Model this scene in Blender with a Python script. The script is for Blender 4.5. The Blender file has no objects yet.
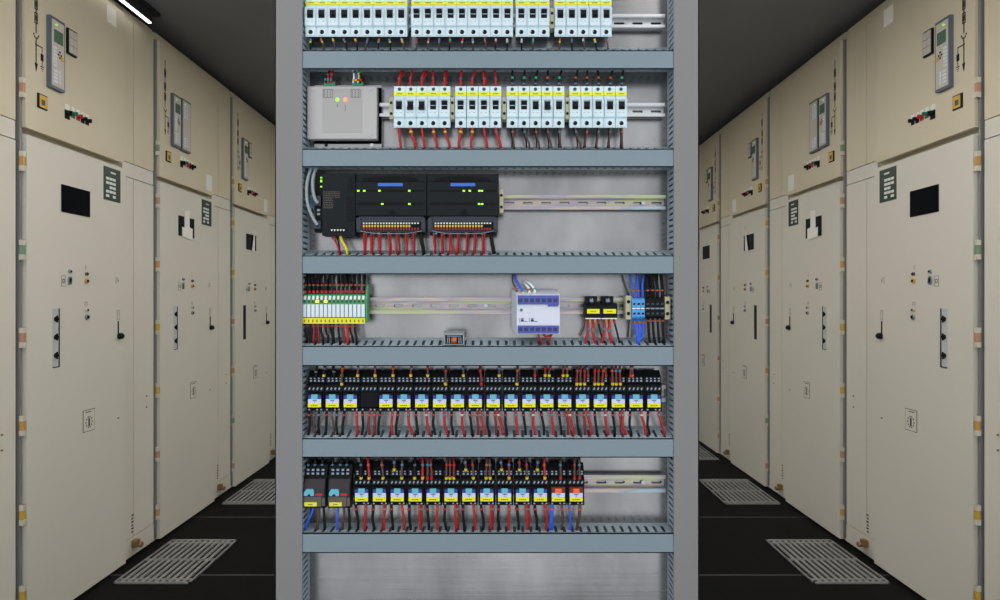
import bpy, bmesh, math, random
random.seed(7)
C = bpy.context.scene.collection
F = 600.0            # focal length in pixels for the 1000 px wide frame
CH = 1.085           # camera height
HY = 301.0           # horizon row
AX = 1.55            # half width of the aisle
PI = math.pi

# ------------------------------------------------------------------ helpers
class MB:
    def __init__(s): s.v=[]; s.f=[]; s.m=[]; s.sm=[]
    def add(s, vs, fs, m=0, smooth=False):
        b=len(s.v); s.v+= [tuple(p) for p in vs]
        for f in fs: s.f.append([b+i for i in f]); s.m.append(m); s.sm.append(smooth)
    def box(s,x0,x1,y0,y1,z0,z1,m=0):
        s.add([(x0,y0,z0),(x1,y0,z0),(x1,y1,z0),(x0,y1,z0),(x0,y0,z1),(x1,y0,z1),(x1,y1,z1),(x0,y1,z1)],
              [(0,3,2,1),(4,5,6,7),(0,1,5,4),(1,2,6,5),(2,3,7,6),(3,0,4,7)],m)
    def bbox(s,x0,x1,y0,y1,z0,z1,c,m=0):
        """box whose vertical-face outline (seen along y) has chamfered corners and a bevelled front (y0)"""
        def ring(y,i):
            a0,a1,b0,b1=x0+i,x1-i,z0+i,z1-i
            return [(a0+c,y,b0),(a1-c,y,b0),(a1,y,b0+c),(a1,y,b1-c),(a1-c,y,b1),(a0+c,y,b1),(a0,y,b1-c),(a0,y,b0+c)]
        R=[ring(y0,c*.8),ring(y0+c*.8,0),ring(y1,0)]
        vs=sum(R,[]); fs=[tuple(range(8)),tuple(range(23,15,-1))]
        for k in range(2):
            for i in range(8):
                j=(i+1)%8; fs.append((k*8+i,k*8+8+i,k*8+8+j,k*8+j))
        s.add(vs,fs,m)
    def prism(s,prof,x0,x1,m=0):
        """profile of (y,z) extruded along x"""
        n=len(prof)
        vs=[(x0,a,b) for a,b in prof]+[(x1,a,b) for a,b in prof]
        fs=[tuple(range(n)),tuple(range(2*n-1,n-1,-1))]
        for i in range(n):
            j=(i+1)%n; fs.append((i,i+n,j+n,j))
        s.add(vs,fs,m)
    def plan(s,pts,z0,z1,m=0):
        n=len(pts); vs=[(a,b,z0) for a,b in pts]+[(a,b,z1) for a,b in pts]
        fs=[tuple(range(n)),tuple(range(2*n-1,n-1,-1))]
        for i in range(n):
            j=(i+1)%n; fs.append((i,i+n,j+n,j))
        s.add(vs,fs,m)
    def face(s,pts,y0,y1,m=0):
        """outline in (x,z) given a thickness y0..y1"""
        n=len(pts); vs=[(a,y0,b) for a,b in pts]+[(a,y1,b) for a,b in pts]
        fs=[tuple(range(n)),tuple(range(2*n-1,n-1,-1))]
        for i in range(n):
            j=(i+1)%n; fs.append((i,i+n,j+n,j))
        s.add(vs,fs,m)
    def cyl(s,c,ax,r,h,n=12,m=0,r2=None):
        r2=r if r2 is None else r2
        vs=[]
        for rr,t in ((r,0),(r2,h)):
            for i in range(n):
                a=2*PI*i/n; u,v=math.cos(a)*rr,math.sin(a)*rr
                if ax=='y': vs.append((c[0]+u,c[1]+t,c[2]+v))
                elif ax=='x': vs.append((c[0]+t,c[1]+u,c[2]+v))
                else: vs.append((c[0]+u,c[1]+v,c[2]+t))
        b=len(s.v)
        s.add(vs,[tuple(range(n)),tuple(range(2*n-1,n-1,-1))],m)
        s.f+= [[b+i,b+i+n,b+(i+1)%n+n,b+(i+1)%n] for i in range(n)]; s.m+=[m]*n; s.sm+=[True]*n
    def ball(s,c,r,m=0,sy=1.0,n=10):
        vs=[(c[0],c[1],c[2]+r)]
        for i in range(1,n//2):
            t=PI*i/(n//2)
            for j in range(n):
                a=2*PI*j/n; vs.append((c[0]+r*math.sin(t)*math.cos(a),c[1]+sy*r*math.sin(t)*math.sin(a),c[2]+r*math.cos(t)))
        vs.append((c[0],c[1],c[2]-r)); fs=[]
        for j in range(n): fs.append((0,1+j,1+(j+1)%n))
        R=n//2-1
        for i in range(R-1):
            for j in range(n):
                a=1+i*n+j; b=1+i*n+(j+1)%n; fs.append((a,a+n,b+n,b))
        L=len(vs)-1
        for j in range(n): fs.append((L,1+(R-1)*n+(j+1)%n,1+(R-1)*n+j))
        s.add(vs,fs,m,True)
    def tube(s,pts,r,n=7,m=0,sub=5):
        P=smooth(pts,sub); vs=[]; N=len(P)
        for i,p in enumerate(P):
            a=P[max(i-1,0)]; b=P[min(i+1,N-1)]
            t=norm([b[k]-a[k] for k in range(3)])
            u=norm(cross(t,(0,1,0) if abs(t[1])<.9 else (1,0,0))); w=cross(t,u)
            rr=r[i*(len(r)-1)//max(N-1,1)] if isinstance(r,(list,tuple)) else r
            for j in range(n):
                g=2*PI*j/n; vs.append(tuple(p[k]+rr*(math.cos(g)*u[k]+math.sin(g)*w[k]) for k in range(3)))
        fs=[]
        for i in range(N-1):
            for j in range(n):
                a=i*n+j; b=i*n+(j+1)%n; fs.append((a,b,b+n,a+n))
        s.add(vs,fs,m,True)
        s.add(vs[:n],[tuple(range(n))],m); s.add(vs[-n:],[tuple(range(n))],m)
    def build(s,name,mats,parent=None,loc=(0,0,0),sx=1):
        me=bpy.data.meshes.new(name)
        vs=s.v if sx==1 else [(sx*a,b,c) for a,b,c in s.v]
        me.from_pydata(vs,[],s.f)
        if not isinstance(mats,(list,tuple)): mats=[mats]
        for m in mats: me.materials.append(M[m] if isinstance(m,str) else m)
        me.polygons.foreach_set('material_index',s.m); me.polygons.foreach_set('use_smooth',s.sm)
        bm=bmesh.new(); bm.from_mesh(me); bmesh.ops.recalc_face_normals(bm,faces=bm.faces); bm.to_mesh(me); bm.free()
        o=bpy.data.objects.new(name,me); C.objects.link(o); o.location=loc
        if parent: o.parent=parent
        return o
def cross(a,b): return (a[1]*b[2]-a[2]*b[1],a[2]*b[0]-a[0]*b[2],a[0]*b[1]-a[1]*b[0])
def norm(a):
    l=math.sqrt(sum(x*x for x in a)) or 1; return tuple(x/l for x in a)
def smooth(P,sub):
    if len(P)<3: return P
    out=[]; Q=[P[0]]+list(P)+[P[-1]]
    for i in range(1,len(Q)-2):
        for j in range(sub):
            t=j/sub; p0,p1,p2,p3=Q[i-1],Q[i],Q[i+1],Q[i+2]
            out.append(tuple(.5*((2*p1[k])+(-p0[k]+p2[k])*t+(2*p0[k]-5*p1[k]+4*p2[k]-p3[k])*t*t+(-p0[k]+3*p1[k]-3*p2[k]+p3[k])*t**3) for k in range(3)))
    out.append(P[-1]); return out
def tag(o,label,cat,group=None,kind=None):
    if label: o['label']=label
    if cat: o['category']=cat
    if group: o['group']=group
    if kind: o['kind']=kind
    return o
def empty(name,loc,label,cat,group=None):
    o=bpy.data.objects.new(name,None); C.objects.link(o); o.location=loc; o.empty_display_size=.02
    return tag(o,label,cat,group)
KIDS={}
def kids(o):
    return [c for c in bpy.data.objects if c.parent==o]
def dup(root,loc,label,group=None):
    if root.name not in KIDS: KIDS[root.name]=[(c,kids(c)) for c in kids(root)]
    r=root.copy(); C.objects.link(r); r.location=loc; r['label']=label
    if group: r['group']=group
    for ch,gs in KIDS[root.name]:
        c=ch.copy(); C.objects.link(c); c.parent=r
        for g in gs:
            d=g.copy(); C.objects.link(d); d.parent=c
    return r
ORD=['first','second','third','fourth','fifth','sixth','seventh','eighth','ninth','tenth','eleventh','twelfth','thirteenth','fourteenth','fifteenth','sixteenth','seventeenth','eighteenth','nineteenth','twentieth']

# ------------------------------------------------------------------ materials
M={}
def mat(name,col,rough=.5,metal=0,emit=None,es=1,alpha=None,trans=0,spec=.5,noise=None,bump=None,ior=1.45):
    m=bpy.data.materials.new(name); m.use_nodes=True; nt=m.node_tree; b=nt.nodes['Principled BSDF']
    b.inputs['Base Color'].default_value=(*col,1); b.inputs['Roughness'].default_value=rough; b.inputs['Metallic'].default_value=metal
    b.inputs['Specular IOR Level'].default_value=spec; b.inputs['IOR'].default_value=ior
    if trans: b.inputs['Transmission Weight'].default_value=trans
    if emit: b.inputs['Emission Color'].default_value=(*emit,1); b.inputs['Emission Strength'].default_value=es
    if noise or bump:
        tc=nt.nodes.new('ShaderNodeTexCoord'); mp=nt.nodes.new('ShaderNodeMapping'); nt.links.new(tc.outputs['Object'],mp.inputs[0])
        no=nt.nodes.new('ShaderNodeTexNoise'); nt.links.new(mp.outputs[0],no.inputs['Vector'])
        sc=(noise or bump)['scale']; mp.inputs['Scale'].default_value=sc if isinstance(sc,tuple) else (sc,)*3
        no.inputs['Scale'].default_value=1; no.inputs['Detail'].default_value=6
        if noise:
            r=nt.nodes.new('ShaderNodeValToRGB'); nt.links.new(no.outputs['Fac'],r.inputs[0])
            e=r.color_ramp.elements; e[0].position=.3; e[1].position=.7
            a=noise['amt']; e[0].color=tuple(c*(1-a) for c in col)+(1,); e[1].color=tuple(min(1,c*(1+a)) for c in col)+(1,)
            nt.links.new(r.outputs[0],b.inputs['Base Color'])
        if bump:
            bu=nt.nodes.new('ShaderNodeBump'); bu.inputs['Strength'].default_value=bump['amt']; bu.inputs['Distance'].default_value=.002
            nt.links.new(no.outputs['Fac'],bu.inputs['Height']); nt.links.new(bu.outputs[0],b.inputs['Normal'])
    M[name]=m; return m
def srgb(r,g,b):
    f=lambda c:(c/255/12.92 if c/255<=.04045 else ((c/255+.055)/1.055)**2.4)
    return (f(r),f(g),f(b))
mat('paint_beige',srgb(212,208,195),.45,noise=dict(scale=1.6,amt=.03))
mat('beige_warm_lit',srgb(208,197,171),.45,noise=dict(scale=1.6,amt=.03))  # same beige, with the warm light from above put into the colour
mat('paint_inner',srgb(120,116,104),.6)
mat('gap_dark',srgb(30,30,30),.7)
mat('gap_grey',srgb(140,142,142),.4,.3)
mat('cream',srgb(205,200,182),.4)
mat('yellow_plastic',srgb(205,165,60),.4); mat('pink_plastic',srgb(190,140,120),.4); mat('orange_plastic',srgb(200,150,80),.4); mat('green_plastic_dull',srgb(125,150,120),.4)
mat('glass_black',srgb(6,8,16),.12)
mat('green_plate',srgb(40,62,48),.4); mat('white_mark',srgb(225,228,220),.5); mat('ink',srgb(22,22,26),.5,spec=.16)
mat('black_plastic',srgb(24,24,27),.5,spec=.16); mat('soft_black',srgb(9,9,10),.5,spec=.16)
mat('frame_blue',srgb(92,101,114),.35); mat('device_face',srgb(196,188,176),.4); mat('lcd',srgb(85,112,92),.25)
mat('grey_dot',srgb(140,150,165),.3,.4); mat('paper',srgb(232,230,222),.7); mat('bronze',srgb(150,120,80),.4,.5); mat('steel',srgb(170,172,175),.3,.8)
mat('switch_red',srgb(190,40,40),.35); mat('switch_green',srgb(30,120,90),.35)
mat('post_grey',srgb(124,123,122),.55)
mat('duct_light',srgb(158,174,182),.4)
mat('duct_grey',srgb(121,137,146),.42,spec=.4)
mat('duct_inside',srgb(90,102,108),.6)
mat('breaker_white',srgb(205,224,230),.35); mat('breaker_grey',srgb(150,160,170),.4)
mat('label_yellow',srgb(226,222,22),.4); mat('ink_soft',srgb(110,105,30),.6)
mat('screw_blue',srgb(60,90,110),.3,.6)
mat('clamp_beige',srgb(170,165,135),.45)
mat('box_grey',srgb(172,170,168),.4,.15,noise=dict(scale=9,amt=.04)); mat('box_inner',srgb(162,160,158),.45)
mat('led_green',(.3,1,.05),emit=(.35,1,.02),es=1.0); mat('led_red',(1,.1,.05),emit=(1,.14,.05),es=3); mat('led_yellow',(1,.8,.05),emit=(1,.75,.02),es=1.5)
mat('connector_green',srgb(70,150,110),.4)
mat('plc_black',srgb(24,28,31),.5,spec=.16,noise=dict(scale=60,amt=.06)); mat('plc_dark',srgb(10,12,13),.5,spec=.16); mat('stripe_blue',srgb(50,100,205),.35)
mat('clear_plastic',srgb(150,155,160),.2,trans=.35)
mat('terminal_green',srgb(62,150,98),.4); mat('terminal_blue',srgb(70,150,215),.4); mat('white_plastic',srgb(214,222,230),.35)
mat('supply_white',srgb(205,210,222),.4); mat('supply_blue',srgb(72,82,160),.4); mat('supply_dark',srgb(38,42,95),.4)
mat('relay_black',srgb(15,16,18),.5,spec=.16); mat('relay_mid',srgb(60,64,72),.5,spec=.16); mat('chrome_bit',srgb(125,138,152),.25,.6)
mat('navy',srgb(40,45,150),.4); mat('cyan',srgb(90,175,192),.35); mat('lavender',srgb(195,205,235),.4); mat('orange_lever',srgb(240,95,45),.35); mat('maroon',srgb(95,35,32),.4)
mat('relay_brown',srgb(96,90,80),.5,spec=.16); mat('smoke',srgb(60,55,58),.5,spec=.16)
mat('coil_copper',srgb(190,105,60),.4,.3)
mat('w_red',srgb(168,24,23),.4); mat('w_darkred',srgb(120,25,22),.4); mat('w_black',srgb(26,26,28),.5,spec=.16); mat('w_brown',srgb(74,52,44),.4); mat('w_blue',srgb(35,90,215),.4)
mat('w_white',srgb(225,228,225),.4); mat('w_yellow',srgb(225,205,40),.4); mat('w_grey',srgb(140,152,155),.4)
mat('f_yellow',srgb(205,190,30),.4); mat('f_red',srgb(172,32,28),.4); mat('f_blue',srgb(72,118,145),.4); mat('f_green',srgb(50,165,120),.4); mat('f_orange',srgb(180,80,42),.4); mat('f_white',srgb(185,185,180),.4); mat('f_grey',srgb(90,95,105),.4)
mat('knob_metal',srgb(110,120,130),.2,.9)
mat('clear_case',srgb(150,155,158),.25)
mat('tag_white',srgb(245,240,228),.6)
mat('slot_metal',srgb(190,192,192),.4)
mat('slat',srgb(142,142,142),.4,.2)
mat('lamp_housing',srgb(46,46,48),.5)
mat('lamp_glow',(1,1,1),emit=(1,.98,.94),es=3.5)
mat('fill_diffuser',(1,1,1),emit=(1,.97,.92),es=4.5)  # glow of the added fill lamps beside the control cabinet
mat('aisle_fill_diffuser',(1,1,1),emit=(1,.975,.93),es=14)  # glow of the added fill lamps hidden in the aisle
mat('ceiling_grey',srgb(128,128,130),.7,noise=dict(scale=3,amt=.05))
mat('wall_grey',srgb(120,120,118),.7)
# galvanised sheet
def zinc(name,col,rough,amt,metal=.85,sc=(6,6,6),sc2=(3,3,160)):
    m=bpy.data.materials.new(name); m.use_nodes=True; nt=m.node_tree; b=nt.nodes['Principled BSDF']; L=nt.links
    tc=nt.nodes.new('ShaderNodeTexCoord')
    def nz(s,det=5):
        mp=nt.nodes.new('ShaderNodeMapping'); mp.inputs['Scale'].default_value=s; L.new(tc.outputs['Object'],mp.inputs[0])
        n=nt.nodes.new('ShaderNodeTexNoise'); n.inputs['Scale'].default_value=1; n.inputs['Detail'].default_value=det; L.new(mp.outputs[0],n.inputs['Vector']); return n
    a=nz(sc); c=nz(sc2,3)
    r=nt.nodes.new('ShaderNodeValToRGB'); e=r.color_ramp.elements; e[0].position=.3; e[1].position=.7
    e[0].color=(*[x*(1-amt) for x in col],1); e[1].color=(*[min(1,x*(1+amt)) for x in col],1)
    L.new(a.outputs['Fac'],r.inputs[0]); L.new(r.outputs[0],b.inputs['Base Color'])
    mr=nt.nodes.new('ShaderNodeMapRange'); mr.inputs['To Min'].default_value=rough*.75; mr.inputs['To Max'].default_value=rough*1.35
    L.new(c.outputs['Fac'],mr.inputs[0]); L.new(mr.outputs[0],b.inputs['Roughness'])
    bu=nt.nodes.new('ShaderNodeBump'); bu.inputs['Strength'].default_value=.15; bu.inputs['Distance'].default_value=.0006
    L.new(c.outputs['Fac'],bu.inputs['Height']); L.new(bu.outputs[0],b.inputs['Normal'])
    b.inputs['Metallic'].default_value=metal
    M[name]=m
zinc('plate_zinc',(.25,.247,.247),.24,.3,metal=.92,sc=(9,9,5))
zinc('rail_plain',(.45,.46,.47),.3,.08,metal=1)
# yellow passivated rail: iridescent zones along its length
m=bpy.data.materials.new('rail_passivated'); m.use_nodes=True; nt=m.node_tree; b=nt.nodes['Principled BSDF']
tc=nt.nodes.new('ShaderNodeTexCoord'); mp=nt.nodes.new('ShaderNodeMapping'); mp.inputs['Scale'].default_value=(6,9,75)
no=nt.nodes.new('ShaderNodeTexNoise'); no.inputs['Scale'].default_value=1; no.inputs['Detail'].default_value=2
cr=nt.nodes.new('ShaderNodeValToRGB'); e=cr.color_ramp.elements
e[0].position=.3; e[0].color=(*srgb(145,165,145),1); e[1].position=.75; e[1].color=(*srgb(150,170,175),1)
for p,c in ((.4,(170,172,135)),(.5,(150,142,158)),(.58,(178,165,150)),(.66,(140,148,162))):
    q=cr.color_ramp.elements.new(p); q.color=(*srgb(*c),1)
nt.links.new(tc.outputs['Object'],mp.inputs[0]); nt.links.new(mp.outputs[0],no.inputs['Vector']); nt.links.new(no.outputs['Fac'],cr.inputs[0]); nt.links.new(cr.outputs[0],b.inputs['Base Color'])
b.inputs['Metallic'].default_value=.7; b.inputs['Roughness'].default_value=.38; M['rail_passivated']=m
# raised-floor sheet: black with pale joints every 0.637 m across the aisle
m=bpy.data.materials.new('floor_black'); m.use_nodes=True; nt=m.node_tree; b=nt.nodes['Principled BSDF']; L=nt.links
tc=nt.nodes.new('ShaderNodeTexCoord'); sp=nt.nodes.new('ShaderNodeSeparateXYZ'); L.new(tc.outputs['Object'],sp.inputs[0])
def mth(op,a,bv=None):
    n=nt.nodes.new('ShaderNodeMath'); n.operation=op; L.new(a,n.inputs[0])
    if bv is not None: n.inputs[1].default_value=bv
    return n.outputs[0]
t=mth('LESS_THAN',mth('ABSOLUTE',mth('SUBTRACT',mth('FRACT',mth('DIVIDE',mth('SUBTRACT',sp.outputs[1],2.376-.637*20.5),.637)),.5)),.0045)
mx=nt.nodes.new('ShaderNodeMix'); mx.data_type='RGBA'; mx.inputs[6].default_value=(.005,.005,.0055,1); mx.inputs[7].default_value=(.11,.11,.11,1)
L.new(t,mx.inputs[0]); L.new(mx.outputs[2],b.inputs['Base Color']); b.inputs['Roughness'].default_value=.55; b.inputs['Specular IOR Level'].default_value=.06
M['floor_black']=m

# ------------------------------------------------------------------ the room
def struct(name,x0,x1,y0,y1,z0,z1,mt):
    b=MB(); b.box(x0,x1,y0,y1,z0,z1); return tag(b.build(name,mt),None,None,kind='structure')
CD=.85
struct('floor',-AX-CD-.1,AX+CD+.1,-.12,5.7,-.1,0,'floor_black')
struct('ceiling',-AX-CD-.1,AX+CD+.1,-.6,5.7,2.345,2.45,'ceiling_grey')
struct('wall_left',-AX-CD-.1,-AX-CD-.02,-.6,5.7,0,2.345,'wall_grey')
struct('wall_right',AX+CD+.02,AX+CD+.1,-.6,5.7,0,2.345,'wall_grey')
struct('wall_back',-AX-CD-.02,AX+CD+.02,5.6,5.7,0,2.345,'wall_grey')

# ------------------------------------------------------------------ switchgear cabinets
D1=1.933; UW=.765
def U(px,py,a=-.014):
    """photograph point on the first left-hand cabinet -> (distance along the row, height)"""
    D=F*(AX+a)/(500-px); return D-D1, CH+(HY-py)*D/F
def cabinet(s,n,label):
    loc=(s*AX,D1+UW*(n-1),0)
    root=empty('switchgear_cabinet',loc,label,'electrical cabinet','switchgear cabinets in the %s row'%('left' if s<0 else 'right'))
    def B(mb,name,mats,parent=root): return mb.build(name,mats,parent,sx=s)
    W=UW-.009
    # carcass (a>0 runs away from the aisle)
    b=MB(); b.box(.016,CD,0.002,W,.0,2.3,0)
    b.box(.010,.016,.012,W,2.268,2.3,0)
    B(b,'carcass',['beige_warm_lit','paint_beige'])
    # fixed strips beside the doors
    u1=.530; u2=.607
    b=MB()
    for (a,c) in ((u1+.004,u2-.002),(u2+.001,W-.002)): b.box(.002,.02,a,c,1.665,2.262)
    B(b,'upper_strip','beige_warm_lit')
    b=MB(); b.box(.003,.02,u1+.004,W-.002,1.604,1.662)
    for (a,c) in ((u1+.004,u2-.002),(u2+.001,W-.002)): b.box(.002,.02,a,c,.092,1.600)
    B(b,'lower_strip','paint_beige')
    b=MB(); b.box(.001,.02,u1+.012,W-.002,.012,.089); B(b,'kick_plate','paint_beige')
    # doors
    ud=MB(); ud.box(-.014,.006,.010,u1-.012,1.648,2.262); ud.box(.006,.016,.02,u1-.02,1.66,2.25); udo=B(ud,'upper_door','beige_warm_lit')
    ld=MB(); ld.box(-.014,.006,.014,u1,.010,1.626); ld.box(.006,.016,.02,u1-.02,.03,1.61); ldo=B(ld,'lower_door','paint_beige')
    b=MB(); b.box(-.004,.016,-.001,.0045,.02,2.262); B(b,'hinge_post','gap_grey')
    # hinges
    cols=['yellow_plastic','yellow_plastic','pink_plastic','orange_plastic','green_plastic_dull','pink_plastic','orange_plastic']
    for i,z in enumerate((1.773,1.536,1.250,.967,.683,.395,.135)):
        h=MB(); h.box(-.018,-.004,-.005,.007,z-.032,z-.015); h.box(-.018,-.004,-.005,.007,z+.015,z+.032); h.cyl((-.012,.001,z-.032),'z',.004,.064,8)
        ho=B(h,'hinge','cream')
        h=MB(); h.box(-.017,-.005,-.004,.006,z-.0148,z+.0148); B(h,'hinge_sleeve',cols[(i+n*2)%7],ho)
    S=-.014           # door face
    def rect(mb,u0,u1_,z0,z1,t=.002,m=0,a=S): mb.box(a-t,a+.001,u0,u1_,z0,z1,m)
    def dot(mb,u,z,r,t=.003,m=0,a=S,n=14): mb.cyl((a-t,u,z),'x',r,t+.001,n,m)
    # mimic diagram
    um=U(36,40)[0]
    b=MB()
    def vl(u,z0,z1,w=.0018): rect(b,u-w,u+w,z0,z1,.0008)
    z=lambda py:U(36,py)[1]
    vl(um,z(33),2.19); 
    for zc in (z(4),z(18),2.13):
        for (x,y) in ((-.007,0),(.005,0)): rect(b,um+x,um+x+.002,zc-.016,zc+.016,.001)
        rect(b,um-.007,um+.007,zc-.018,zc-.015,.001); rect(b,um-.007,um+.007,zc+.015,zc+.018,.001); rect(b,um-.003,um+.003,zc-.009,zc+.009,.001)
    for k in range(5):
        a=PI*(1.08+.21*k)
        rect(b,um+.0105*math.cos(a)-.002,um+.0105*math.cos(a)+.002,z(34)+.014*math.sin(a)-.003,z(34)+.014*math.sin(a)+.003,.001)
    vl(um,z(70),z(38)); rect(b,um-.004,um+.026,z(45),z(44),.001); vl(um+.026,z(64),z(44),.0012)
    rect(b,um+.02,um+.032,z(58),z(51),.0009)
    for k in range(3): rect(b,um+.018+.003*k,um+.034-.003*k,z(64+2*k)-.0012,z(64+2*k)+.0012,.001)
    b.add([(S-.001,um-.007,z(63)),(S-.001,um+.007,z(63)),(S-.001,um,z(72))],[(0,1,2)])
    B(b,'mimic_diagram','ink',udo)
    # protection relay
    def prelay(u0,w,z0,z1,disp=True,scr=True):
        p=MB(); a0=-.028
        p.box(a0,S+.001,u0,u0+w,z0,z1,0)
        o=B(p,'protection_relay','frame_blue',udo)
        p=MB(); p.box(a0-.002,a0+.002,u0+.006,u0+w-.006,z0+.008,z1-.01,0); B(p,'faceplate','device_face',o)
        if disp:
            p=MB(); p.box(a0-.004,a0,u0+.014,u0+w-.014,z1-.085,z1-.042); B(p,'display','lcd',o)
        p=MB()
        for r in range(6):
            zz=z1-.105-.012*r if disp else z1-.03-.012*r
            p.box(a0-.004,a0,u0+.010,u0+.024,zz-.004,zz+.004)
            if not disp: p.box(a0-.004,a0,u0+.03,u0+.044,zz-.004,zz+.004)
        for r in range(4):
            p.box(a0-.004,a0,u0+.012,u0+.028,z0+.02+.012*r,z0+.027+.012*r); p.box(a0-.004,a0,u0+.036,u0+.042,z0+.02+.012*r,z0+.029+.012*r)
        B(p,'keypad','white_plastic',o)
        p=MB(); p.cyl((a0-.004,u0+.024,z1-.024),'x',.003,.004,10); B(p,'indicator_light','led_green',o)
        if disp:
            p=MB()
            for (du,dz) in ((.040,-.112),(.034,-.122),(.046,-.122),(.040,-.132)): p.box(a0-.004,a0,u0+du-.0025,u0+du+.0025,z1+dz-.003,z1+dz+.003,0)
            p.box(a0-.0045,a0,u0+w-.02,u0+w-.012,z1-.14,z1-.125,1)
            B(p,'arrow_keys',['ink','yellow_plastic'],o)
    r0,zt=U(46.3,14.5); r1=U(61,26)[0]; zb=U(49,87.5)[1]
    if n==2:
        prelay(r0,r1-r0,zb,zt); prelay(r1+.010,r1-r0+.012,zb-.003,zt+.003,False)
    else:
        prelay(r0,r1-r0,zb,zt)
        a0,ztp=U(66,27.5); a1=U(75,32)[0]; zbt=U(66,53)[1]
        b=MB(); rect(b,a0,a1,zbt,ztp,.008,0); ao=B(b,'annunciator','ink',udo)
        for i in range(2):
            for j in range(3):
                b=MB(); w=(a1-a0-.006)/2; h=(ztp-zbt-.008)/3
                b.box(S-.010,S-.006,a0+.003+w*i+.001,a0+.003+w*(i+1)-.001,zbt+.004+h*j+.001,zbt+.004+h*(j+1)-.001)
                B(b,'tile',['device_face'],ao)
    # yellow lamp/warning square
    y0,zt_=U(37,92.5); y1=U(46.5,96)[0]; zb_=U(37,107)[1]
    b=MB(); rect(b,y0,y1,zb_,zt_,.004,0); yo=B(b,'indicator_block','ink',udo)
    b=MB(); b.box(S-.006,S-.003,y0+.006,y1-.003,zb_+.004,zt_-.004,0); b.box(S-.0065,S-.003,y0+.012,y1-.014,zb_+.012,zt_-.018,1); B(b,'yellow_plate',['yellow_plastic','relay_brown'],yo)
    # control switches
    for k,(px,py,c) in enumerate(((67,112,'black_plastic'),(73,113,'switch_green'),(78,115.5,'switch_red'),(82.5,118,'black_plastic'),(87,120,'black_plastic'))):
        u,zz=U(px,py); r=.0085 if k else .0115
        b=MB(); rect(b,u-r,u+r,zz+r*.7,zz+r*2.4,.001,1); rect(b,u-r,u+r,zz-r*2.2,zz+r*.5,.002,0); dot(b,u,zz-r*.4,r*.85,.012,0); b.box(S-.018,S-.01,u-.002,u+.002,zz-r*1.2,zz+r*.3,0)
        B(b,'control_switch',[c,'white_mark'],udo)
    # tags
    b=MB()
    if n==1:
        u,zz=U(107,4); u2_=U(116,4)[0]; rect(b,u,u2_,zz-.068,zz,.0015); B(b,'paper_tag','tag_white',udo)
    else:
        u=.437; rect(b,u,u+.062,1.668,1.748,.0015); B(b,'paper_tag','white_mark',udo)
    # lower door: viewing window
    u0,zt=U(61,184); ur=U(89.5,190)[0]; zb=U(61,211.5)[1]
    b=MB(); rect(b,u0,ur,zb,zt,.0025); wo=B(b,'viewing_window','glass_black',ldo)
    b=MB(); 
    if n==2:
        w=ur-u0
        for q in ([(u0+w*.20,zb-.002),(u0+w*.86,zb-.012),(u0+w*.86,zb+.045),(u0+w*.66,zb+.05),(u0+w*.66,zt+.035),(u0+w*.34,zt+.030),(u0+w*.34,zb+.042),(u0+w*.2,zb+.045)],):
            k=len(q); b.add([(S-.0035,a,c) for a,c in q]+[(S-.005,a,c) for a,c in q],[tuple(range(k)),tuple(range(2*k-1,k-1,-1))]+[(i,(i+1)%k,(i+1)%k+k,i+k) for i in range(k)])
        B(b,'paper_sheet','paper',wo)
    elif n==3:
        w=ur-u0
        q=[(u0+w*.42,zb+.0),(u0+w*.8,zb-.006),(u0+w*.82,zb+.07),(u0+w*.68,zt+.05),(u0+w*.55,zb+.06)]
        k=len(q); b.add([(S-.0035-.006*(i in (0,4,3)),a,c) for i,(a,c) in enumerate(q)]+[(S-.006-.006*(i in (0,4,3)),a,c) for i,(a,c) in enumerate(q)],[tuple(range(k)),tuple(range(2*k-1,k-1,-1))]+[(i,(i+1)%k,(i+1)%k+k,i+k) for i in range(k)])
        B(b,'paper_sheet','paper',wo)
    # green rating plate
    if n!=3:
        u0,zt=U(103.5,165.5); ur=U(120,168)[0]; zb=U(103.5,199)[1]; 
        b=MB(); rect(b,u0,ur,zb,zt,.002); po=B(b,'rating_plate','green_plate',ldo)
        b=MB()
        for k in range(5):
            zz=zb+.012+.017*k
            for (a,c) in ((.012,.03),(.033,.05),(.053,.07)): 
                if (k+int(a*100))%7!=3: b.box(S-.003,S-.0015,u0+a,min(u0+c,ur-.006),zz,zz+.010)
        b.box(S-.003,S-.0015,u0+.04,u0+.07,zt-.022,zt-.016)
        B(b,'plate_lettering','white_mark',po)
    # push buttons, lamps and little plates
    for (px,py,r,c) in ((69.3,271.5,.0065,'grey_dot'),(86,274,.0065,'relay_brown'),(86,281,.0095,'yellow_plastic'),(86.3,310,.007,'device_face'),(86.5,317,.0095,'steel')):
        u,zz=U(px,py); b=MB(); dot(b,u,zz,r,.006,0); dot(b,u,zz,r*.5,.009,1); B(b,'push_button',[c,'ink'],ldo)
    u,zz=U(69.3,280.5); b=MB(); dot(b,u,zz+.007,.008,.005); dot(b,u,zz-.007,.008,.005); rect(b,u-.008,u+.008,zz-.007,zz+.007,.005); B(b,'oval_button','grey_dot',ldo)
    b=MB()
    u,zz=U(63.5,281)
    for (a,c,d,e_) in ((-.011,-.0102,-.019,.019),(.0102,.011,-.019,.019),(-.011,.011,-.019,-.018),(-.011,.011,.018,.019),(-.005,.006,-.007,-.005),(-.005,.006,.005,.007),(-.005,-.003,-.007,.007),(.004,.006,-.007,.007)): rect(b,u+a,u+c,zz+d,zz+e_,.0006)
    u,zz=U(85.8,268); rect(b,u-.0006,u+.0006,zz-.006,zz+.01,.0006)
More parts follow.
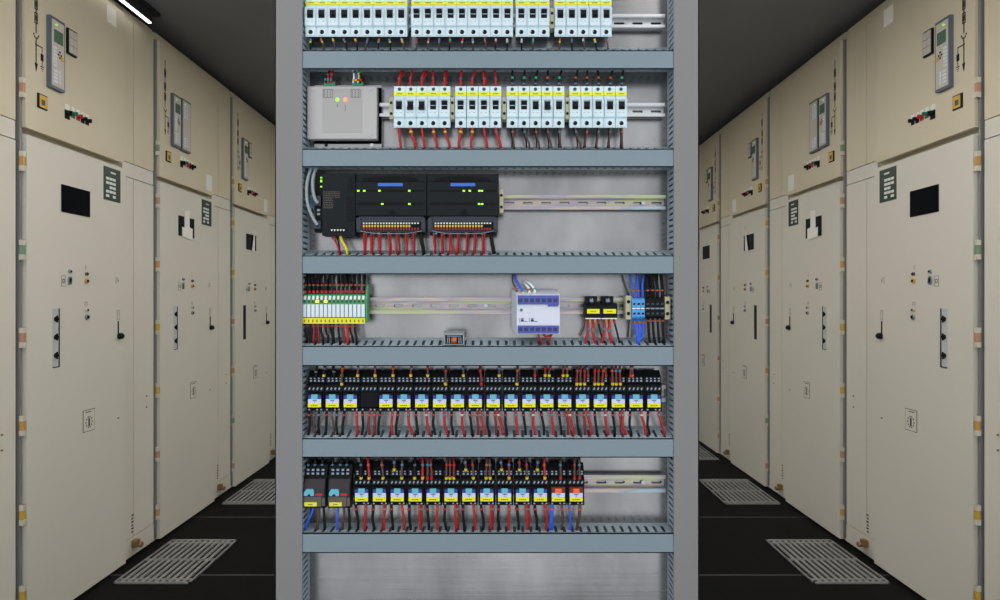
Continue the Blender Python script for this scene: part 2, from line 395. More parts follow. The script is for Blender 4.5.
    u,zz=U(86,304); rect(b,u-.006,u-.005,zz-.007,zz+.007,.0006); rect(b,u+.005,u+.006,zz-.007,zz+.007,.0006); rect(b,u-.005,u+.005,zz+.007,zz+.008,.0006)
    u,zz=U(117,281)
    for (a,c,d,e_) in ((-.007,-.006,-.012,.012),(-.007,.008,.012,.0135),(.002,.009,.003,.006),(.006,.0075,-.006,.004)): rect(b,u+a,u+c,zz+d,zz+e_,.0006)
    u,zz=U(118,315)
    for (a,c,d,e_) in ((-.006,-.005,-.018,.018),(.007,.008,-.018,.018),(-.006,.008,.018,.019),(-.006,.008,-.019,-.018)): rect(b,u+a,u+c,zz+d,zz+e_,.0006)
    B(b,'printed_marks','ink',ldo)
    # slot with three keys
    u0,zt=U(52.5,308.5); ur=U(59,308.5)[0]; zb=U(52.5,368)[1]
    b=MB(); rect(b,u0,ur,zb,zt,.0015,0); b.box(S-.003,S-.001,ur-.004,ur,zb,zt,1); b.box(S-.003,S-.001,u0,ur,zb,zb+.003,1)
    so=B(b,'key_slot',['slot_metal' if n<3 else 'black_plastic','ink'],ldo)
    if n<3:
        for py in (319,337,355.5):
            u,zz=U(55.2,py); b=MB(); b.cyl((S-.006,u,zz),'x',.0085,.006,12); b.box(S-.009,S-.005,u-.002,u+.002,zz-.012,zz+.012); B(b,'key_hole','black_plastic',so)
    # lever
    u,zz=U(119,336); zt=U(117,321)[1]
    b=MB(); dot(b,u,zz,.0125,.012,0); dot(b,u,zz,.008,.018,0); b.box(S-.004,S,u-.009,u-.006,zz,zt,0); B(b,'lever_handle','black_plastic',ldo)
    # white plate with black symbol
    u0,zt=U(82.8,411); ur=U(94.5,411)[0]; zb=U(82.8,433)[1]
    b=MB(); rect(b,u0,ur,zb,zt,.001,1); rect(b,u0+.002,ur-.002,zb+.002,zt-.002,.0015,0)
    uc=(u0+ur)/2; zc=(zb+zt)/2-.006
    for k in range(10):
        a=2*PI*k/10
        if abs(math.cos(a))>.25: rect(b,uc+.017*math.cos(a)-.0022,uc+.017*math.cos(a)+.0022,zc+.02*math.sin(a)-.003,zc+.02*math.sin(a)+.003,.002,1)
    rect(b,uc-.004,uc+.004,zc-.015,zc+.014,.002,1); rect(b,u0+.012,ur-.02,zt-.010,zt-.007,.002,1)
    B(b,'warning_plate',['paint_beige','ink'],ldo)
    # little rivets on the strips
    for (px,py) in ((118,418),(128,402),(128,414),(150,396),(150,407)):
        u,zz=U(px,py); a=S if u<u1 else .002; b=MB(); b.cyl((a-.003,u,zz),'x',.0035,.004,8); B(b,'rivet','bronze')
    b=MB(); u,zz=U(136,523)
    for k in range(6): b.box(.001,.0025,u-.006,u+.004+.004*(k%2),zz-.04+.014*k,zz-.034+.014*k)
    B(b,'strip_lettering','ink')
    u,zz=U(137.5,543); b=MB(); b.box(-.02,.004,u-.018,u+.008,zz-.012,zz+.016); b.cyl((-.03,u+.006,zz-.008),'x',.011,.03,12); b.box(-.026,-.016,u-.024,u-.010,zz-.004,zz+.02)
    B(b,'floor_latch','bronze')
    return root
pos=['cut by the picture edge','nearest whole one','second whole one','third whole one','farthest']
for s in (-1,1):
    side='left' if s<0 else 'right'
    desc=[
     'beige switchgear cabinet of the %s row, cut off by the %s picture edge'%(side,side),
     'large beige switchgear cabinet with plain black window, nearest whole one in the %s row'%side,
     'beige switchgear cabinet in the %s row with a white sheet over its black window'%side,
     'beige switchgear cabinet in the %s row with a curled paper leaf on its window'%side,
     'farthest beige switchgear cabinet of the %s row, beside the open control cabinet'%side]
    for n in range(5):
        cabinet(s,n,desc[n])

# ------------------------------------------------------------------ floor grates
def grate(x0,x1,y0,y1,label):
    root=empty('floor_grate',((x0+x1)/2,(y0+y1)/2,0),label,'floor grate','perforated floor grates along the aisle')
    w=(x1-x0)/2; d=(y1-y0)/2; t=.006
    b=MB(); b.box(-w,w,-d,-d+.009,0,t); b.box(-w,w,d-.012,d,0,t); b.box(-w,-w+.006,-d,d,0,t); b.box(w-.006,w,-d,d,0,t); b.build('frame','slat',root)
    for k in range(1,11):
        x=-w+.003+(2*w-.006)*k/11
        b=MB(); b.box(x-.0065,x+.0065,-d+.009,d-.012,0,.0055); b.build('slat','slat',root)
    for f in (-.86,.0,.82):
        b=MB(); b.box(-w,w,d*f-.005,d*f+.005,.0,.0062); b.build('cross_bar','slat',root)
gs=((2.300,2.718,'nearest'),(3.199,3.637,'second'),(4.094,4.521,'farthest'))
for s,(x0,x1) in ((-1,(-1.485,-1.190)),(1,(1.203,1.497))):
    for i,(a,c,nm) in enumerate(gs):
        grate(x0,x1,a,c,'%s grey slatted floor grate along the %s row of cabinets'%(nm,'left' if s<0 else 'right'))

# ------------------------------------------------------------------ strip light and added fill lamps
root=empty('strip_light',(-1.50,1.7,2.28),'slim dark strip light with a glowing white underside above the left cabinets','ceiling light')
b=MB(); b.box(-.02,.005,-.9,.88,.002,.06); b.build('housing','lamp_housing',root)
b=MB(); b.box(-.008,.003,-.9,.875,-.004,.002); b.build('diffuser','lamp_glow',root)
b=MB(); b.box(-.10,.012,-.9,.93,.050,.065); b.build('mounting_plate','lamp_housing',root)
for (x,y,lb) in ((-.75,.75,'left'),(.75,.75,'right')):  # unseen fill lamps, added to light the cabinet rows and the panel
    root=empty('fill_light',(x,y,2.345),'long rectangular added fill light beside the control cabinet on the %s'%lb,'ceiling light','added fill lights beside the control cabinet')
    b=MB(); b.box(-.2,.2,-1.22,1.22,-.03,0); b.build('housing','lamp_housing',root)
    b=MB(); b.box(-.18,.18,-1.2,1.2,-.034,-.0295); b.build('diffuser','fill_diffuser',root)

for i,(a,c) in enumerate(((1.35,2.35),(2.65,3.65),(3.95,4.95))):  # added fill lamps, hidden by the control cabinet, brightening both rows
    root=empty('fill_light',(-.03,(a+c)/2,2.345),'%s added fill light over the middle of the aisle behind the control cabinet'%ORD[i],'ceiling light','added fill lights over the aisle')
    h=(c-a)/2
    b=MB(); b.box(-.17,.17,-h,h,-.03,0); b.build('housing','lamp_housing',root)
    b=MB(); b.box(-.15,.15,-h+.02,h-.02,-.034,-.0295); b.build('diffuser','aisle_fill_diffuser',root)
# ------------------------------------------------------------------ the open control cabinet
DP=.985; DF=.945; DV=.95; KV=DV/F
def P(px,py,D=DV): return ((px-500)*D/F, D, CH+(HY-py)*D/F)
XL=(302-500)*DF/F; XR=(674-500)*DF/F
OL=(275-500)*.943/F; OR=(699-500)*.943/F
cx=(OL+OR)/2; w=(OR-OL)/2
root=empty('control_cabinet',(cx,1.09,0),'tall open grey control cabinet with galvanised back standing in the aisle','electrical cabinet')
y0=.943-1.09
pw=25.5*.943/F
for s in (-1,1):
    pw=(27 if s<0 else 25)*.943/F
    b=MB()
    a,c=(-w,-w+pw) if s<0 else (w-pw,w)
    b.box(a,c,y0,y0+.0015,.1,2.02)
    if s<0: b.box(-w,-w+.0015,y0,y0+.03,.1,2.02)
    else: b.box(w-.0015,w,y0,y0+.03,.1,2.02)
    b.build('post','post_grey',root)
    b=MB(); b.box(-w if s<0 else w-.0015,-w+.0015 if s<0 else w,y0+.03,.2,.1,2.02); b.build('side_panel','post_grey',root)
b=MB(); b.box(-w,w,.2,.2015,.1,2.02); b.build('back_panel','post_grey',root)
b=MB(); b.box(-w,w,y0+.002,.2,2.0,2.02); b.build('roof_panel','post_grey',root)
b=MB(); b.box(-w+pw,w-pw,y0,y0+.0015,1.95,2.02); b.box(-w+pw,w-pw,y0,y0+.0015,.1,.16); b.build('cross_rail','post_grey',root)
b=MB(); b.box(-w,w,y0+.01,.2,0,.1); b.build('plinth','lamp_housing',root)
b=MB(); b.box(-w+.008,w-.008,DP-1.09,DP-1.09+.003,.14,1.94); b.build('mounting_plate','plate_zinc',root)

# ------------------------------------------------------------------ wiring ducts
ROWN=['topmost','second','third','fourth','fifth','lowest']
def hduct(i,p0,p1,b0,b1):
    zf0=CH+(HY-p0)*DF/F; zf1=CH+(HY-p1)*DF/F; zb0=CH+(HY-b0)*DP/F; zb1=CH+(HY-b1)*DP/F
    cxx=(XL+XR)/2; r=empty('cable_duct',(cxx,DP,zf1),'%s horizontal blue-grey slotted cable duct across the galvanised back plate'%ROWN[i],'cable duct','horizontal cable ducts')
    a,c=XL-cxx+.0005,XR-cxx-.0005; zf0-=zf1+0; zb0-=zf1; zb1_=zb1-zf1; zf1_=0
    yf=DF-DP
    b=MB(); b.box(a,c,yf,yf+.0015,zf1_,zf0); b.box(a,c,yf,yf+.005,zf0-.0015,zf0); b.box(a,c,yf,yf+.005,zf1_,zf1_+.0015)
    b.build('cover','duct_grey',r)
    b=MB()
    # slotted walls
    pitch=8.4*DF/F; n=int((c-a)/pitch); off=((c-a)-n*pitch)/2
    def wall(z0,z1,t):
        def yz(f): return (yf+.0016+(-.0005-yf-.0016)*f, z0+(z1-z0)*f)
        def strip(xa,xb,f0,f1):
            (ya,za),(yb,zb)=yz(f0),yz(f1)
            b.prism([(ya,za),(yb,zb),(yb,zb-t),(ya,za-t)],xa,xb)
        strip(a,c,0,.10); strip(a,c,.72,1)
        x=a+off
        strip(a,a+off+pitch*.35,.1,.72)
        for k in range(n):
            xa=a+off+pitch*k+pitch*.33+ (pitch*.02)
            xb=a+off+pitch*(k+1)
            if k==n-1: xb=c
            strip(xa,xb,.1,.72)
    wall(zf0-.0002,zb0,.0012); wall(0.0014,zb1_,.0012)
    b.box(a,c,-.0015,-.0002,zb1_,zb0,0)
    b.build('slotted_body','duct_light',r)
hduct(0,50.3,69,48,71.5); hduct(1,148.8,167,147,169.5); hduct(2,255.5,274.2,250.5,274); hduct(3,346,366,337.5,364); hduct(4,438.4,457.6,426,453); hduct(5,533.2,553,522.7,546)
def vduct(s):
    x=XL if s<0 else XR; z0,z1=.2,1.9
    r=empty('cable_duct',(x,DP,z0),'vertical slotted cable duct behind the %s post of the control cabinet'%('left' if s<0 else 'right'),'cable duct','vertical cable ducts')
    yf=DF-DP; H=z1-z0; wd=s*.036
    b=MB(); b.box(min(0,wd),max(0,wd),yf,yf+.0015,0,H); b.build('cover','duct_grey',r)
    b=MB(); t=.0012; pitch=5.9*DF/F; n=int(H/pitch)
    xa,xb=(0,t) if s>0 else (-t,0)
    L=lambda f: yf+.0016+(-.0005-yf-.0016)*f
    b.box(xa,xb,L(0),L(.1),0,H); b.box(xa,xb,L(.75),L(1),0,H)
    for k in range(n):
        b.box(xa,xb,L(.1),L(.75),pitch*k+pitch*.38,pitch*(k+1))
    b.box(min(0,wd),max(0,wd),-.0015,-.0003,0,H); b.box(wd-.0006,wd+.0006,yf+.0016,-.0016,0,H)
    b.build('slotted_body','duct_light',r)
vduct(-1); vduct(1)

# ------------------------------------------------------------------ DIN rails
def rail(i,t,bm_,x0,x1,mt,slots=True,row=''):
    """hat rail seen between rows t..bm_ of the picture"""
    X0=(x0-500)*.975/F; X1=(x1-500)*.975/F
    zt=CH+(HY-t)*.971/F; zb=CH+(HY-bm_)*.971/F; h=zt-zb; c=(X0+X1)/2; w=(X1-X0)/2
    r=empty('mounting_rail',(c,DP,zb),'horizontal metal mounting rail carrying the %s'%row,'mounting rail','mounting rails on the back plate')
    b=MB(); f=.20*h; ya,yb,yc=-.0142,-.0128,-.0015
    b.box(-w,w,ya,yb,h-f,h); b.box(-w,w,ya,yb,0,f)
    b.box(-w,w,yb,yc,h-f-.001,h-f+.0002); b.box(-w,w,yb,yc,f-.0002,f+.001)
    # web with punched slots
    wy0,wy1=-.0042,-.0030; z0,z1=f+.001,h-f-.001; sh=.36*(z1-z0); zc=(z0+z1)/2
    b.box(-w,w,wy0,wy1,z0,zc-sh/2); b.box(-w,w,wy0,wy1,zc+sh/2,z1)
    pitch=18.5*.975/F; n=int(2*w/pitch); sl=10.5*.975/F
    x=-w
    for k in range(n):
        xs=w-(n-k)*pitch+pitch*.3
        b.box(x,xs,wy0,wy1,zc-sh/2,zc+sh/2); x=xs+sl
        for (xx,d) in ((xs,1),(x,-1)):
            for q in (-1,1): b.face([(xx,zc+q*sh/2),(xx+d*sh*.35,zc+q*sh/2),(xx,zc+q*sh*.12)],wy0,wy1)
    b.box(x,w,wy0,wy1,zc-sh/2,zc+sh/2)
    b.box(-w,w,-.0016,-.0004,0.001,f)   # foot against the plate
    b.box(-w,w,-.0016,-.0004,h-f,h-.001)
    b.build('rail',mt,r)
    for px in ((627,) if i<2 else (486 if i==3 else 643,)):
        xx=(px-500)*.98/F-c
        b=MB(); b.cyl((xx,-.0066,zc),'y',.0032,.0026,12); b.box(xx-.003,xx+.003,-.0070,-.0064,zc-.0004,zc+.0004); b.build('screw','steel',r)
rail(0,14,27.5,311,664.5,'rail_plain',row='topmost breaker row')
rail(1,103,116.5,380,664.5,'rail_plain',row='second breaker row')
rail(2,195,209.5,311,665,'rail_passivated',row='black controller modules')
rail(3,297.5,314,311,665,'rail_passivated',row='green terminals and small power supply')
rail(4,385,402,311,665,'rail_passivated',row='upper relay row')
rail(5,475,492.5,311,665,'rail_passivated',row='lower relay row')

# ------------------------------------------------------------------ circuit breakers
k=KV
def breaker(kind):
    r=empty('circuit_breaker',(0,0,0),'x','circuit breaker')
    w=11.1*k; prof=[(.0195,8*k),(.004,0),(.0035,9*k),(.0004,10.2*k),(0,10.6*k),(0,28.5*k),(.0055,29.6*k),(.0055,42*k),(.0195,42*k)]
    b=MB(); b.prism(prof,0,w)
    # raised frame of the face
    b.box(.0006,.0012,-.0010,.0002,11*k,28*k); b.box(w-.0012,w-.0006,-.0010,.0002,11*k,28*k); b.box(.0006,w-.0006,-.0010,.0002,27.4*k,28.2*k)
    b.box(1.4*k,9.7*k,.0022,.0045,.8*k,7.4*k)
    b.build('body','breaker_white',r)
    b=MB(); b.box(2.2*k,8.9*k,-.0004,.001,24.4*k,27*k); b.build('rating_panel','breaker_grey',r)
    b=MB(); b.box(-.0001,w+.0001,.0040,.006,32.3*k,35.7*k,0)
    for j in range(4): b.box((3+j*1.4)*k,(3.9+j*1.4)*k,.0037,.0041,33.6*k,34.6*k,1)
    b.build('label_strip',['label_yellow','ink_soft'],r)
    b=MB(); b.box(2.6*k,8.5*k,-.0006,.001,17.6*k,25.6*k,0)
    if kind=='up': b.prism([(-.0004,21*k),(-.005,24.4*k),(-.005,25.4*k),(-.0004,25.4*k)],3.0*k,8.1*k,0); b.box(3.0*k,8.1*k,-.0012,0,21.2*k,21.9*k,1)
    elif kind=='mid': b.prism([(-.0004,19*k),(-.004,20*k),(-.004,23.6*k),(-.0004,24*k)],3.0*k,8.1*k,0)
    else: b.prism([(-.0004,22*k),(-.005,18.4*k),(-.005,17.2*k),(-.0004,17*k)],2.6*k,8.5*k,0)
    b.build('toggle',['black_plastic','breaker_white'],r)
    b=MB(); b.box(2.4*k,3.6*k,-.0003,.0005,14.2*k,14.8*k); b.box(6.6*k,8.2*k,-.0003,.0005,14.2*k,14.8*k); b.build('printed_marks','breaker_grey',r)
    b=MB(); b.cyl((5.5*k,.0016,4.2*k),'y',2.2*k,.002,12,0); b.box(3.2*k,4.2*k,.0012,.002,4.0*k,4.9*k,1); b.build('terminal',['ink','steel'],r)
    b=MB(); b.cyl((5.5*k,.0048,39*k),'y',1.7*k,.002,12,0); b.box(4.2*k,6.8*k,.0044,.005,38.8*k,39.3*k,1); b.build('terminal_screw',['screw_blue','ink'],r)
    return r
BR={}
def place_breaker(px,pyb,kind,label,group):
    loc=P(px,pyb)
    if kind not in BR:
        BR[kind]=breaker(kind); BR[kind].location=loc; BR[kind]['label']=label; BR[kind]['group']=group; return BR[kind]
    return dup(BR[kind],loc,label,group)
blocks1=[('leftmost',304.6,9,11.38),('second',411.0,9,11.36),('third',515.8,3,11.36),('rightmost',554.8,5,11.55)]
blocks2=[('leftmost',393.4,5,11.38),('second',455.0,4,11.7),('third',506.8,5,11.68),('rightmost',569.8,5,11.6)]
BW=[]
for row,blocks,pyb in (('topmost',blocks1,35.6),('second',blocks2,127)):
    for bi,(nm,x0,n,pt) in enumerate(blocks):
        for j in range(n):
            if row=='topmost': kind='mid' if bi in (0,3) else 'up'
            else: kind='up' if bi in (1,) else ['mid','down','down','up','up'][j] if bi==0 else (['up','up','mid','down','mid'][j] if bi==2 else 'mid')
            lb='white circuit breaker, %s from left in the %s block of the %s row'%(ORD[j],nm,row)
            place_breaker(x0+pt*j,pyb,kind,lb,'circuit breakers of the %s row'%row)
            BW.append((row,nm,bi,j,x0+pt*j+5.6,pyb))

# ------------------------------------------------------------------ end clamps
def clamp(px,pyb,w,h,label,g='beige end clamps on the rails'):
    r=empty('end_clamp',P(px,pyb,.953),label,'rail clamp',g)
    b=MB(); b.bbox(0,w*k,0,.0172,0,h*k,.0006); b.build('body','clamp_beige',r)
    for f in (.25,.74):
        b=MB(); b.cyl((w*k/2,-.0006,h*k*f),'y',min(w*.34,1.8)*k,.001,10); b.build('screw_recess','ink',r)
clamp(389.2,119,4,22,'small beige rail clamp left of the second breaker row')
clamp(450.3,119,4.2,22,'small beige rail clamp between the first and second breaker blocks, second row')
clamp(502.2,119,4.2,22,'small beige rail clamp between the second and third breaker blocks, second row')
clamp(565.3,119,4.2,22,'small beige rail clamp between the last two breaker blocks, second row')
clamp(550.1,28,4.0,20,'small beige rail clamp in the topmost breaker row')
clamp(499.3,213,4.2,24,'beige rail clamp right of the black controller modules')
clamp(625.6,319.5,5.8,24,'beige end clamp left of the blue terminals')
clamp(664.8,319.5,5.6,23,'beige end clamp right of the black terminals')

# ------------------------------------------------------------------ grey metal box with two lights
k=.962/F
r=empty('power_box',P(307,139,.962),'grey metal box with one green and one red light, left in second row','electrical device')
b=MB(); b.box(5*k,73*k,.0125,.014,-6.6*k,56.5*k); b.box(5*k,73*k,.0125,.0225,-3*k,54*k); 
b.build('flange','box_grey',r)
b=MB(); b.bbox(0,70*k,0,.0125,0,53*k,.0012); b.build('body','box_grey',r)
b=MB(); b.box(15.5*k,55*k,-.0004,.0005,6.5*k,50*k); b.build('face_label','box_inner',r)
b=MB()
for (x0,x1) in ((16,25.5),(44,53)):
    for (a,c,d,e) in ((x0,x1,41.3,41.6),(x0,x1,49.5,49.8),(x0,x0+.3,41.3,49.8),(x1,x1+.3,41.3,49.8)): b.box(a*k,c*k,-.0006,0,d*k,e*k)
    for q in range(3):
        for z in range(4): b.box((x0+1+q*3)*k,(x0+1.7+q*3)*k,-.0006,0,(42.3+z*1.8)*k,(43.2+z*1.8)*k)
for (x,z0,z1) in ((30.4,32,36),(38.4,28,35)):
    for q in range(int((z1-z0)/1.2)): b.box((x-.3)*k,(x+.3)*k,-.0006,0,(z0+q*1.2)*k,(z0+.7+q*1.2)*k)
b.build('printed_marks','ink',r)
for (x,z) in ((5.5,4),(63.5,4),(63.5,49.5),(6,49.5)):
    b=MB(); b.cyl((x*k,-.0012,z*k),'y',1.5*k,.0016,10); b.box((x-1.1)*k,(x+1.1)*k,-.0015,-.0011,(z-.2)*k,(z+.2)*k); b.build('screw','steel',r)
for (x,m_) in ((30.5,'led_green'),(38.3,'led_red')):
    b=MB(); b.ball((x*k,-.0002,39.3*k),1.9*k,sy=.7); b.build('indicator_light',m_,r)
for x in (16.5,44.8):
    b=MB(); b.bbox(x*k,(x+10.6)*k,.003,.012,53.4*k,58.2*k,.0004)
    for q in range(3): b.box((x+1+q*3.2)*k,(x+2.6+q*3.2)*k,.0022,.004,54.5*k,57*k)
    b.build('plug_connector','connector_green',r)
for x in (17,63):
    b=MB(); b.cyl((x*k,.0120,-4.0*k),'y',1.8*k,.001,10); b.build('mounting_hole','ink' if x<20 else 'white_mark',r)

k=KV
# ------------------------------------------------------------------ controller modules
r=empty('interface_module',P(312,232,.953),'narrow black interface module left of the controller with two grey cable plugs','electrical device')
b=MB(); b.box(3*k,10.2*k,.001,.0172,4*k,60*k); b.box(2*k,10*k,.003,.0172,0,5*k); b.build('body','plc_dark',r)
for (z0,z1) in ((26,36),(3,11)):
    b=MB(); b.bbox(1*k,9.5*k,-.004,.004,z0*k,z1*k,.0008); b.cyl((6*k,-.0045,(z0+z1)/2*k),'y',1.5*k,.001,10); b.build('plug','relay_mid',r)
b=MB(); b.bbox(-3*k,1.6*k,.004,.0172,24*k,36*k,.0005); b.build('side_plug','f_blue',r)
for z in (54,51.3,50,45):
    b=MB(); b.box(8.4*k,10*k,.0,.0015,z*k,(z+1.2)*k); b.build('indicator_light','led_green',r)
for z in (18,22):
    b=MB(); b.box(5*k,8*k,.0,.0015,(z-1)*k,(z+1)*k); b.build('socket','w_grey',r)

r=empty('power_module',P(322,235.5,.946),'black vented power module with white lower markings beside the controller','electrical device')
b=MB(); b.bbox(0,33*k,0,.0245,0,62*k,.0009); b.build('body','plc_black',r)
b=MB()
for q in range(21):
    z=14+q*2.15
    if q in (12,13): continue
    l=24 if q<12 else 25+max(0,(q-17))*.6
    b.box((l+.4*(q%2))*k,31.6*k,-.0004,.001,z*k,(z+.9)*k)
b.build('vent','soft_black',r)
b=MB(); b.box(7*k,25*k,-.0003,.001,3*k,7*k,1)
for q in range(5): b.face([((8.6+q*3)*k,6*k),((10.8+q*3)*k,6*k),((9.7+q*3)*k,4*k)],-.0007,0,0)
b.build('lower_markings',['white_mark','soft_black'],r)
b=MB()
random.seed(3)
for q in range(10):
    x=1.5
    e=18 if q<4 else 11
    while x<e:
        l=random.uniform(1,3); b.box(x*k,min(x+l,e)*k,-.0003,.0005,(43-q*1.75)*k,(43.7-q*1.75)*k); x+=l+.6
b.build('printed_text','relay_brown',r)

def plc(px,wid,label,leds_t,leds_b,blue,arc):
    r=empty('controller_module',P(px,234,.948),label,'controller','black controller modules on the third rail')
    W=wid*k
    b=MB(); b.bbox(0,W,.003,.0225,18*k,60.5*k,.0006)              # upper body back
    b.prism([(0,18.5*k),(.0,51.8*k),(.003,52.6*k),(.006,52.6*k),(.006,18*k)],.0004,W-.0004)
    b.box(2*k,W-2*k,.010,.0225,0,18*k)
    b.build('body','plc_black',r)
    b=MB(); n=14; c=(arc[0]+arc[1])/2; hw=(arc[1]-arc[0])/2
    pts=[((c-hw)*k,52.9*k),((c+hw)*k,52.9*k)]+[((c+hw*math.cos(PI*q/n))*k,(53.4+4.8*math.sin(PI*q/n)**.7)*k) for q in range(0,n+1)]
    b.face(pts,.0024,.0034); b.build('cap_recess','soft_black',r)
    b=MB(); b.bbox(blue[0]*k,blue[1]*k,-.0010,.0005,47.5*k,50.8*k,.0003); b.build('blue_stripe','stripe_blue',r)
    b=MB(); b.box(2.5*k,W-2.5*k,-.0004,.0008,42.2*k,44.0*k); b.box(2.5*k,W-2.5*k,-.0004,.0008,29*k,30.8*k)
    for q in range(int((wid-8)/1.7)): b.box((4+q*1.7)*k,(4.9+q*1.7)*k,-.0003,.0008,31.3*k,32*k)
    cc=wid*.52; b.cyl((cc*k,-.0012,22*k),'y',2.6*k,.002,10); b.box((cc-3.6)*k,(cc+3.6)*k,-.001,.001,20*k,22*k)
    b.build('light_groove','soft_black',r)
    for z,L in ((42.6,leds_t),(29.4,leds_b)):
        for x in L:
            b=MB(); b.box((x-1.1)*k,(x+1.1)*k,-.0012,.0004,(z-.3)*k,(z+1.2)*k); b.build('indicator_light','led_green',r)
    # connector strip
    b=MB(); b.bbox(1*k,W-1*k,-.001,.010,2*k,14.2*k,.0006); b.box(3*k,W-3*k,.002,.010,14.2*k,17.6*k); co=b.build('connector_strip','relay_mid',r)
    b=MB(); b.box(6.5*k,W-5*k,-.0016,-.0008,3.2*k,12*k); b.build('strip_face','soft_black',co)
    N=20; st=(wid-17)/(N-1)
    b=MB()
    for q in range(N):
        x=8.6+q*st
        b.box((x-.8)*k,(x+.8)*k,-.0021,-.0014,10*k,11.2*k,0)
        if q<N-3: b.box((x-.9)*k,(x+.9)*k,-.0022,-.0014,6.6*k,9*k,1)
        b.box((x-.9)*k,(x+.9)*k,-.0022,-.0014,3.6*k,6.0*k,2)
    b.build('terminal_dots',['white_mark','yellow_plastic','w_darkred'],co)
    b=MB(); b.tube([((5)*k,-.002,3*k),(wid*.25*k,-.0045,.6*k),(wid*.5*k,-.005,0),(wid*.75*k,-.0045,.4*k),((wid-5)*k,-.002,3*k)],.0007,6); b.build('retaining_strap','clear_plastic',co)
    for x in (3.2,wid-3.2):
        b=MB(); b.bbox((x-2)*k,(x+2)*k,-.0025,.001,4*k,16*k,.0005); b.build('latch','relay_mid',co)
    return r
plc(355.4,71,'left black controller module with six green lights and a blue stripe',(3,8.9,24.1,53.9),(26.9,53.9),(22.5,47.4),(6,63))
plc(427.0,71.6,'right black controller module with six green lights and a blue stripe',(36.8,42.7,52.2,54.8),(52,55),(23.5,48.2),(7,64))

# ------------------------------------------------------------------ green terminals
def gterm(led):
    r=empty('interface_relay',(0,0,0),'x','terminal block'); w=4.02*k
    b=MB(); b.prism([(.0195,3*k),(0,1*k),(0,23*k),(.003,28*k),(.008,30.5*k),(.0195,31*k)],0,w); b.build('body','terminal_green',r)
    b=MB(); b.box(.4*k,w-.4*k,-.0012,.0005,7.6*k,20.2*k); b.build('relay_cover','white_plastic',r)
    b=MB(); b.box(0,w,-.0016,.0005,.8*k,6.4*k,0); b.box(1.4*k,2.6*k,-.0019,-.0015,2.2*k,5*k,1); b.build('marker',['label_yellow','ink_soft'],r)
    b=MB(); b.prism([(.0002,24.6*k),(.0024,28.0*k),(.0016,28.8*k),(-.0008,25.2*k)],.9*k,3.2*k); b.build('terminal_mark','white_mark',r)
    b=MB(); b.box((.9 if not led else .5)*k,(3 if not led else 3.6)*k,-.0008,.0004,21.9*k,24*k); b.build('indicator_light','led_yellow' if led else 'green_plate',r)
    return r
g0=gterm(False); g1=gterm(True); first={False:True,True:True}
for j in range(15):
    led=j in (3,5); src=g1 if led else g0; loc=P(302.8+4.17*j,324.5)
    lb='green interface terminal with %s, %s from left in the green block'%('a lit yellow light' if led else 'white cover',ORD[j])
    if first[led]: src.location=loc; src['label']=lb; src['group']='green interface terminals'; first[led]=False
    else: dup(src,loc,lb,'green interface terminals')
r=empty('end_plate',P(365.3,322),'green end plate closing the right side of the green terminals','terminal block')
b=MB(); b.prism([(.019,0),(.002,0),(.001,22*k),(.006,31*k),(.011,38*k),(.019,39*k)],0,1.6*k); b.build('plate','terminal_green',r)

# ------------------------------------------------------------------ small power supply
r=empty('power_supply',P(516.8,334,.938),'small white power supply with blue terminal strips above and below','power supply')
k2=.938/F; W=43*k2
b=MB(); b.add([(0,0,0),(W,0,0),(W,0,39.6*k2),(0,0,39.6*k2),(-5*k2,.0305,5*k2),(W-1*k2,.0305,5*k2),(W-1*k2,.0305,45.5*k2),(-5*k2,.0305,45.5*k2)],[(0,1,2,3),(4,7,6,5),(0,4,5,1),(1,5,6,2),(2,6,7,3),(3,7,4,0)]); b.build('body','supply_white',r)
for (z0,z1) in ((29.5,38.6),(.6,8.4)):
    b=MB(); b.box(.9*k2,W-.9*k2,-.0025,.001,z0*k2,z1*k2)
    if z0>10: b.box(31*k2,W-1.5*k2,-.002,.001,(z0-2)*k2,z0*k2)
    to=b.build('terminal_strip','supply_blue',r)
    b=MB()
    for q in range(7): b.box((1.6+q*5.8)*k2,(5.6+q*5.8)*k2,-.0029,-.002,(z0+2.2)*k2,(z0+6)*k2)
    b.build('terminal_opening','supply_dark',to)
b=MB(); b.cyl((4.5*k2,-.0012,24.0*k2),'y',1.5*k2,.0015,12); b.build('indicator_light','switch_green',r)
b=MB()
for x in (4,14):
    b.box(x*k2,(x+3)*k2,-.0006,.0004,12.4*k2,14*k2,0); b.box(x*k2,(x+3.4)*k2,-.0006,.0004,15.4*k2,15.8*k2,0); b.box((x-1.6)*k2,(x-1.3)*k2,-.0006,.0004,12*k2,16*k2,0); b.box((x+3.6)*k2,(x+6.6)*k2,-.0006,.0004,12.4*k2,12.9*k2,0); b.box((x+.3)*k2,(x+2.6)*k2,-.0006,.0004,14.3*k2,14.8*k2,0)
b.build('printed_marks','supply_dark',r)

